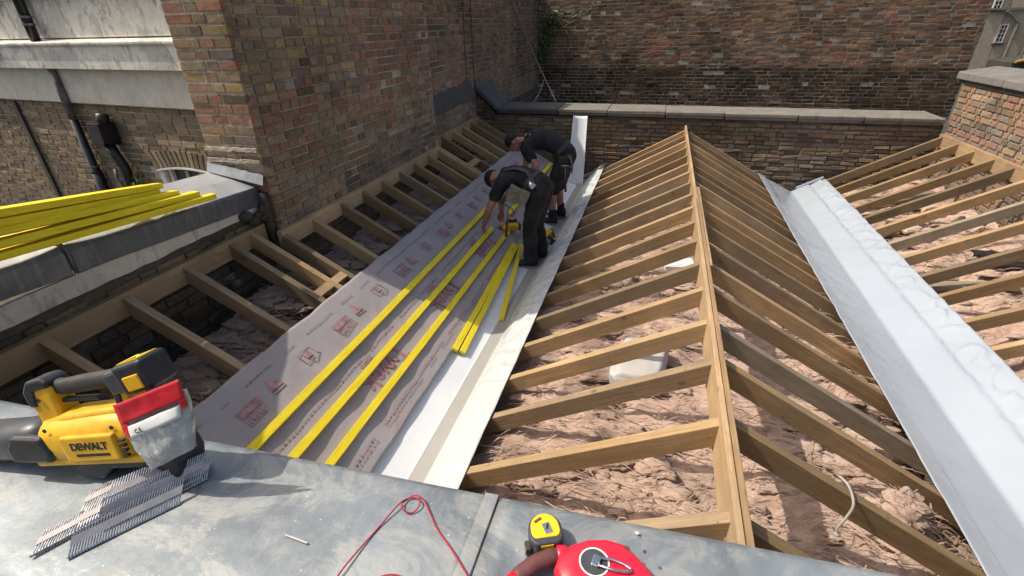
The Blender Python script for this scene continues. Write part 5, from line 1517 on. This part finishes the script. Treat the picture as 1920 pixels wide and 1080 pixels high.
tp = MB().tube([V(-1.205, 4.675, -1.425), V(-1.135, 4.645, -1.455)], .034, 14); tag(tp.build('silver_torch', MAT['steel'], None, smooth=True), 'short silver cylinder tucked in the nearer worker\'s belt', 'torch')

# ---- worker behind: bent over, shorts, both arms reaching down
bp = thing('person', (-1.22, 6.2, -2.40), 'far bent worker in black shirt and shorts leaning over the batten', 'person')
pel, wai, che, nek = V(-1.10, 6.18, -1.475), V(-1.25, 6.18, -1.345), V(-1.44, 6.17, -1.295), V(-1.62, 6.16, -1.33)
sdB = V(.02, 1, 0).normalized()
shL, elL, wrL = V(-1.565, 5.985, -1.37), V(-1.41, 5.885, -1.575), V(-1.60, 5.93, -1.745)
shR, elR, wrR = V(-1.60, 6.345, -1.37), V(-1.655, 6.32, -1.62), V(-1.665, 6.20, -1.84)
hL, kL, aL = V(-1.10, 6.085, -1.52), V(-1.235, 6.065, -1.905), V(-1.235, 6.08, -2.285)
hR, kR, aR = V(-1.09, 6.27, -1.52), V(-1.20, 6.30, -1.91), V(-1.17, 6.33, -2.285)
mb = MB()
etube(mb, [pel, wai, che, nek], [(.135, .10), (.125, .095), (.155, .105), (.07, .06)], sdB)
hc = V(-1.775, 6.145, -1.345)
limb(mb, [nek, hc + V(.045, 0, .01)], [.062, .056])
P, M3 = head(mb, hc, (-.80, .0, .35), (-.42, -.12, -.9), 1.02)
for sh_, el_, wr_ in ((shL, elL, wrL), (shR, elR, wrR)):
    limb(mb, [sh_, (sh_ + el_) / 2, el_, el_ * .65 + wr_ * .35, wr_], [.060, .053, .043, .045, .029])
hand(mb, wrL, wrL - elL, V(.3, .4, -.9), .7)
hand(mb, wrR, wrR - elR, V(.3, -.8, 0), .7)
for h_, k_, a_ in ((hL, kL, aL), (hR, kR, aR)):
    limb(mb, [h_, k_, k_ * .7 + a_ * .3, a_], [.080, .056, .058, .037])
bodyB = organic(mb, 'body', MAT['skin'], bp, .0068, smooth=3)
face_bits(P, M3, bodyB, 1.02, seed=5)
mb = MB()
etube(mb, [pel + V(.02, 0, .02), wai, che, nek + V(.02, 0, 0)], [(.160, .122), (.152, .118), (.188, .132), (.105, .085)], sdB)
for sh_, el_ in ((shL, elL), (shR, elR)):
    limb(mb, [che * .4 + sh_ * .6 + V(0, 0, .01), sh_, sh_ * .4 + el_ * .6], [.092, .084, .070])
shirt = organic(mb, 'shirt', MAT['cloth_black'], bp, .011, .011, 8.0, 5, seed=13)
mb = MB()
etube(mb, [wai * .35 + pel * .65, pel, pel * .5 + (hL + hR) * .25 + V(.01, 0, -.03)], [(.150, .112), (.172, .132), (.162, .122)], sdB)
for h_, k_ in ((hL, kL), (hR, kR)):
    limb(mb, [h_ + V(.01, 0, .02), h_ * .5 + k_ * .5, k_ + V(0, 0, -.02)], [.110, .100, .092])
organic(mb, 'shorts', MAT['cloth_trouser'], bp, .012, .012, 7.0, 5, seed=19)
mb = MB()
for a_, k_ in ((aL, kL), (aR, kR)): limb(mb, [a_ + V(0, 0, .10), a_ + V(0, 0, -.02)], [.052, .048])
organic(mb, 'socks', MAT['cloth_black'], bp, .01, .004, 14, 3)
boot(V(-1.205, 6.08, -2.400), (-1, -.15, 0), bp); boot(V(-1.14, 6.33, -2.392), (-1, .1, 0), bp)
bB = belt(wai * .4 + pel * .6, wai - pel, sdB, .176, .136, bp)
pouch(V(-1.09, 6.00, -1.46), rot2(.1), (.13, .07, .20), bB, MAT['leather'])
pouch(V(-1.02, 6.02, -1.44), rot2(-.3), (.07, .06, .16), bB, MAT['leather'])
# small pale print on the shirt back
mb = MB()
for k in range(2):
    a = V(-1.60 + .055 * k, 6.08 + .015 * k, 0)
    mb.add([V(a.x, a.y - .05, -1.238 + .012 * k), V(a.x + .018, a.y - .05, -1.232 + .012 * k), V(a.x + .018, a.y + .03, -1.214 + .010 * k), V(a.x, a.y + .03, -1.220 + .010 * k)], [(0, 1, 2, 3)])
mb.build('shirt_print', MAT['gold_print'], bp)

# ---- tools held or hung by the workers
def hammer(base, d, label, claw=(1, 0, 0), L=.30):
    """base = hammer head centre, d = direction of the handle"""
    d = Vector(d).normalized(); c = Vector(claw); c = (c - d * c.dot(d)).normalized(); b = Vector(base)
    t = thing('claw_hammer', b, label, 'hammer')
    hd_ = MB().tube([b - c * .045, b - c * .025, b + c * .01, b + c * .035 - d * .0, b + c * .065 + d * .012, b + c * .09 + d * .035], [.015, .012, .012, .010, .007, .003], 10)
    hd_.build('hammer_head', MAT['dark_steel'], t, smooth=True)
    MB().tube([b, b + d * L * .55], [.009, .009], 8).build('handle', MAT['dark_steel'], t, smooth=True)
    MB().tube([b + d * L * .5, b + d * L * .98, b + d * L], [.013, .0155, .011], 10).build('grip', MAT['rubber'], t, smooth=True)
hammer(V(-1.40, 4.60, -1.66), (-.10, -.02, -1), 'steel hammer hanging from the nearer worker\'s pouch', (.8, -.5, 0), .34)
hammer(V(-1.055, 5.93, -1.56), (.05, 0, -1), 'black gripped hammer hanging from the far worker\'s belt', (1, 0, 0), .33)
def pry(pts, label):
    tag(MB().tube(smoothpts(pts, 5), [.011] * (5 * (len(pts) - 1)) + [.004], 8).build('hook_bar', MAT['dark_steel'], None, smooth=True), label, 'bar')
pry([V(-1.02, 5.96, -1.44), V(-.985, 5.95, -1.50), V(-.965, 5.95, -1.58), V(-.975, 5.95, -1.66)], 'curved steel hook hanging behind the far worker\'s hip')
def nailgun(M, label):
    t = thing('nail_gun', M.translation, label, 'nail gun')
    def p(mb, name, mat, **k):
        mb.v = [tuple(M @ Vector(v)) for v in mb.v]; mb.build(name, mat, t, **k)
    p(MB().loft([oval(-.11, 0, .13, .040, .045), oval(-.09, 0, .13, .048, .052), oval(.05, 0, .13, .048, .052), oval(.085, 0, .13, .036, .04)]), 'motor_body', MAT['yellow_plastic'], smooth=True)
    p(MB().box((-.125, 0, .13), (.03, .08, .085)), 'end_cap', MAT['black_plastic'], bevel=.01)
    p(MB().prism([(.08, .10), (.16, .105), (.175, .12), (.16, .15), (.08, .16)], -.02, .02), 'nose', MAT['dark_steel'], bevel=.004)
    p(MB().prism([(-.05, .10), (-.005, .10), (-.03, .0), (-.08, .0)], -.02, .02), 'grip', MAT['rubber'], bevel=.008)
    p(MB().prism([(.10, .11), (.14, .11), (-.02, -.02), (-.06, -.02)], -.013, .013), 'magazine', MAT['black_plastic'], bevel=.004)
    p(MB().box((-.085, 0, -.03), (.10, .075, .06)), 'battery', MAT['black_plastic'], bevel=.008)
    p(MB().box((-.085, -.039, -.03), (.04, .004, .03)), 'battery_clip', MAT['yellow_label'])
Mg = Matrix.Translation((-1.63, 5.30, -2.150)) @ rot2(math.radians(-150)).to_4x4() @ Matrix.Rotation(math.radians(-90), 4, 'X') @ Matrix.Translation((0, 0, -.05))
nailgun(Mg, 'yellow nail gun lying on the membrane beside the nearer worker\'s hand')
Mg = Matrix.Translation((-1.10, 5.42, -2.30)) @ rot2(math.radians(75)).to_4x4() @ Matrix.Rotation(math.radians(-78), 4, 'X') @ Matrix.Translation((0, 0, -.05))
nailgun(Mg, 'yellow nail gun lying in the valley behind the nearer worker\'s leg')
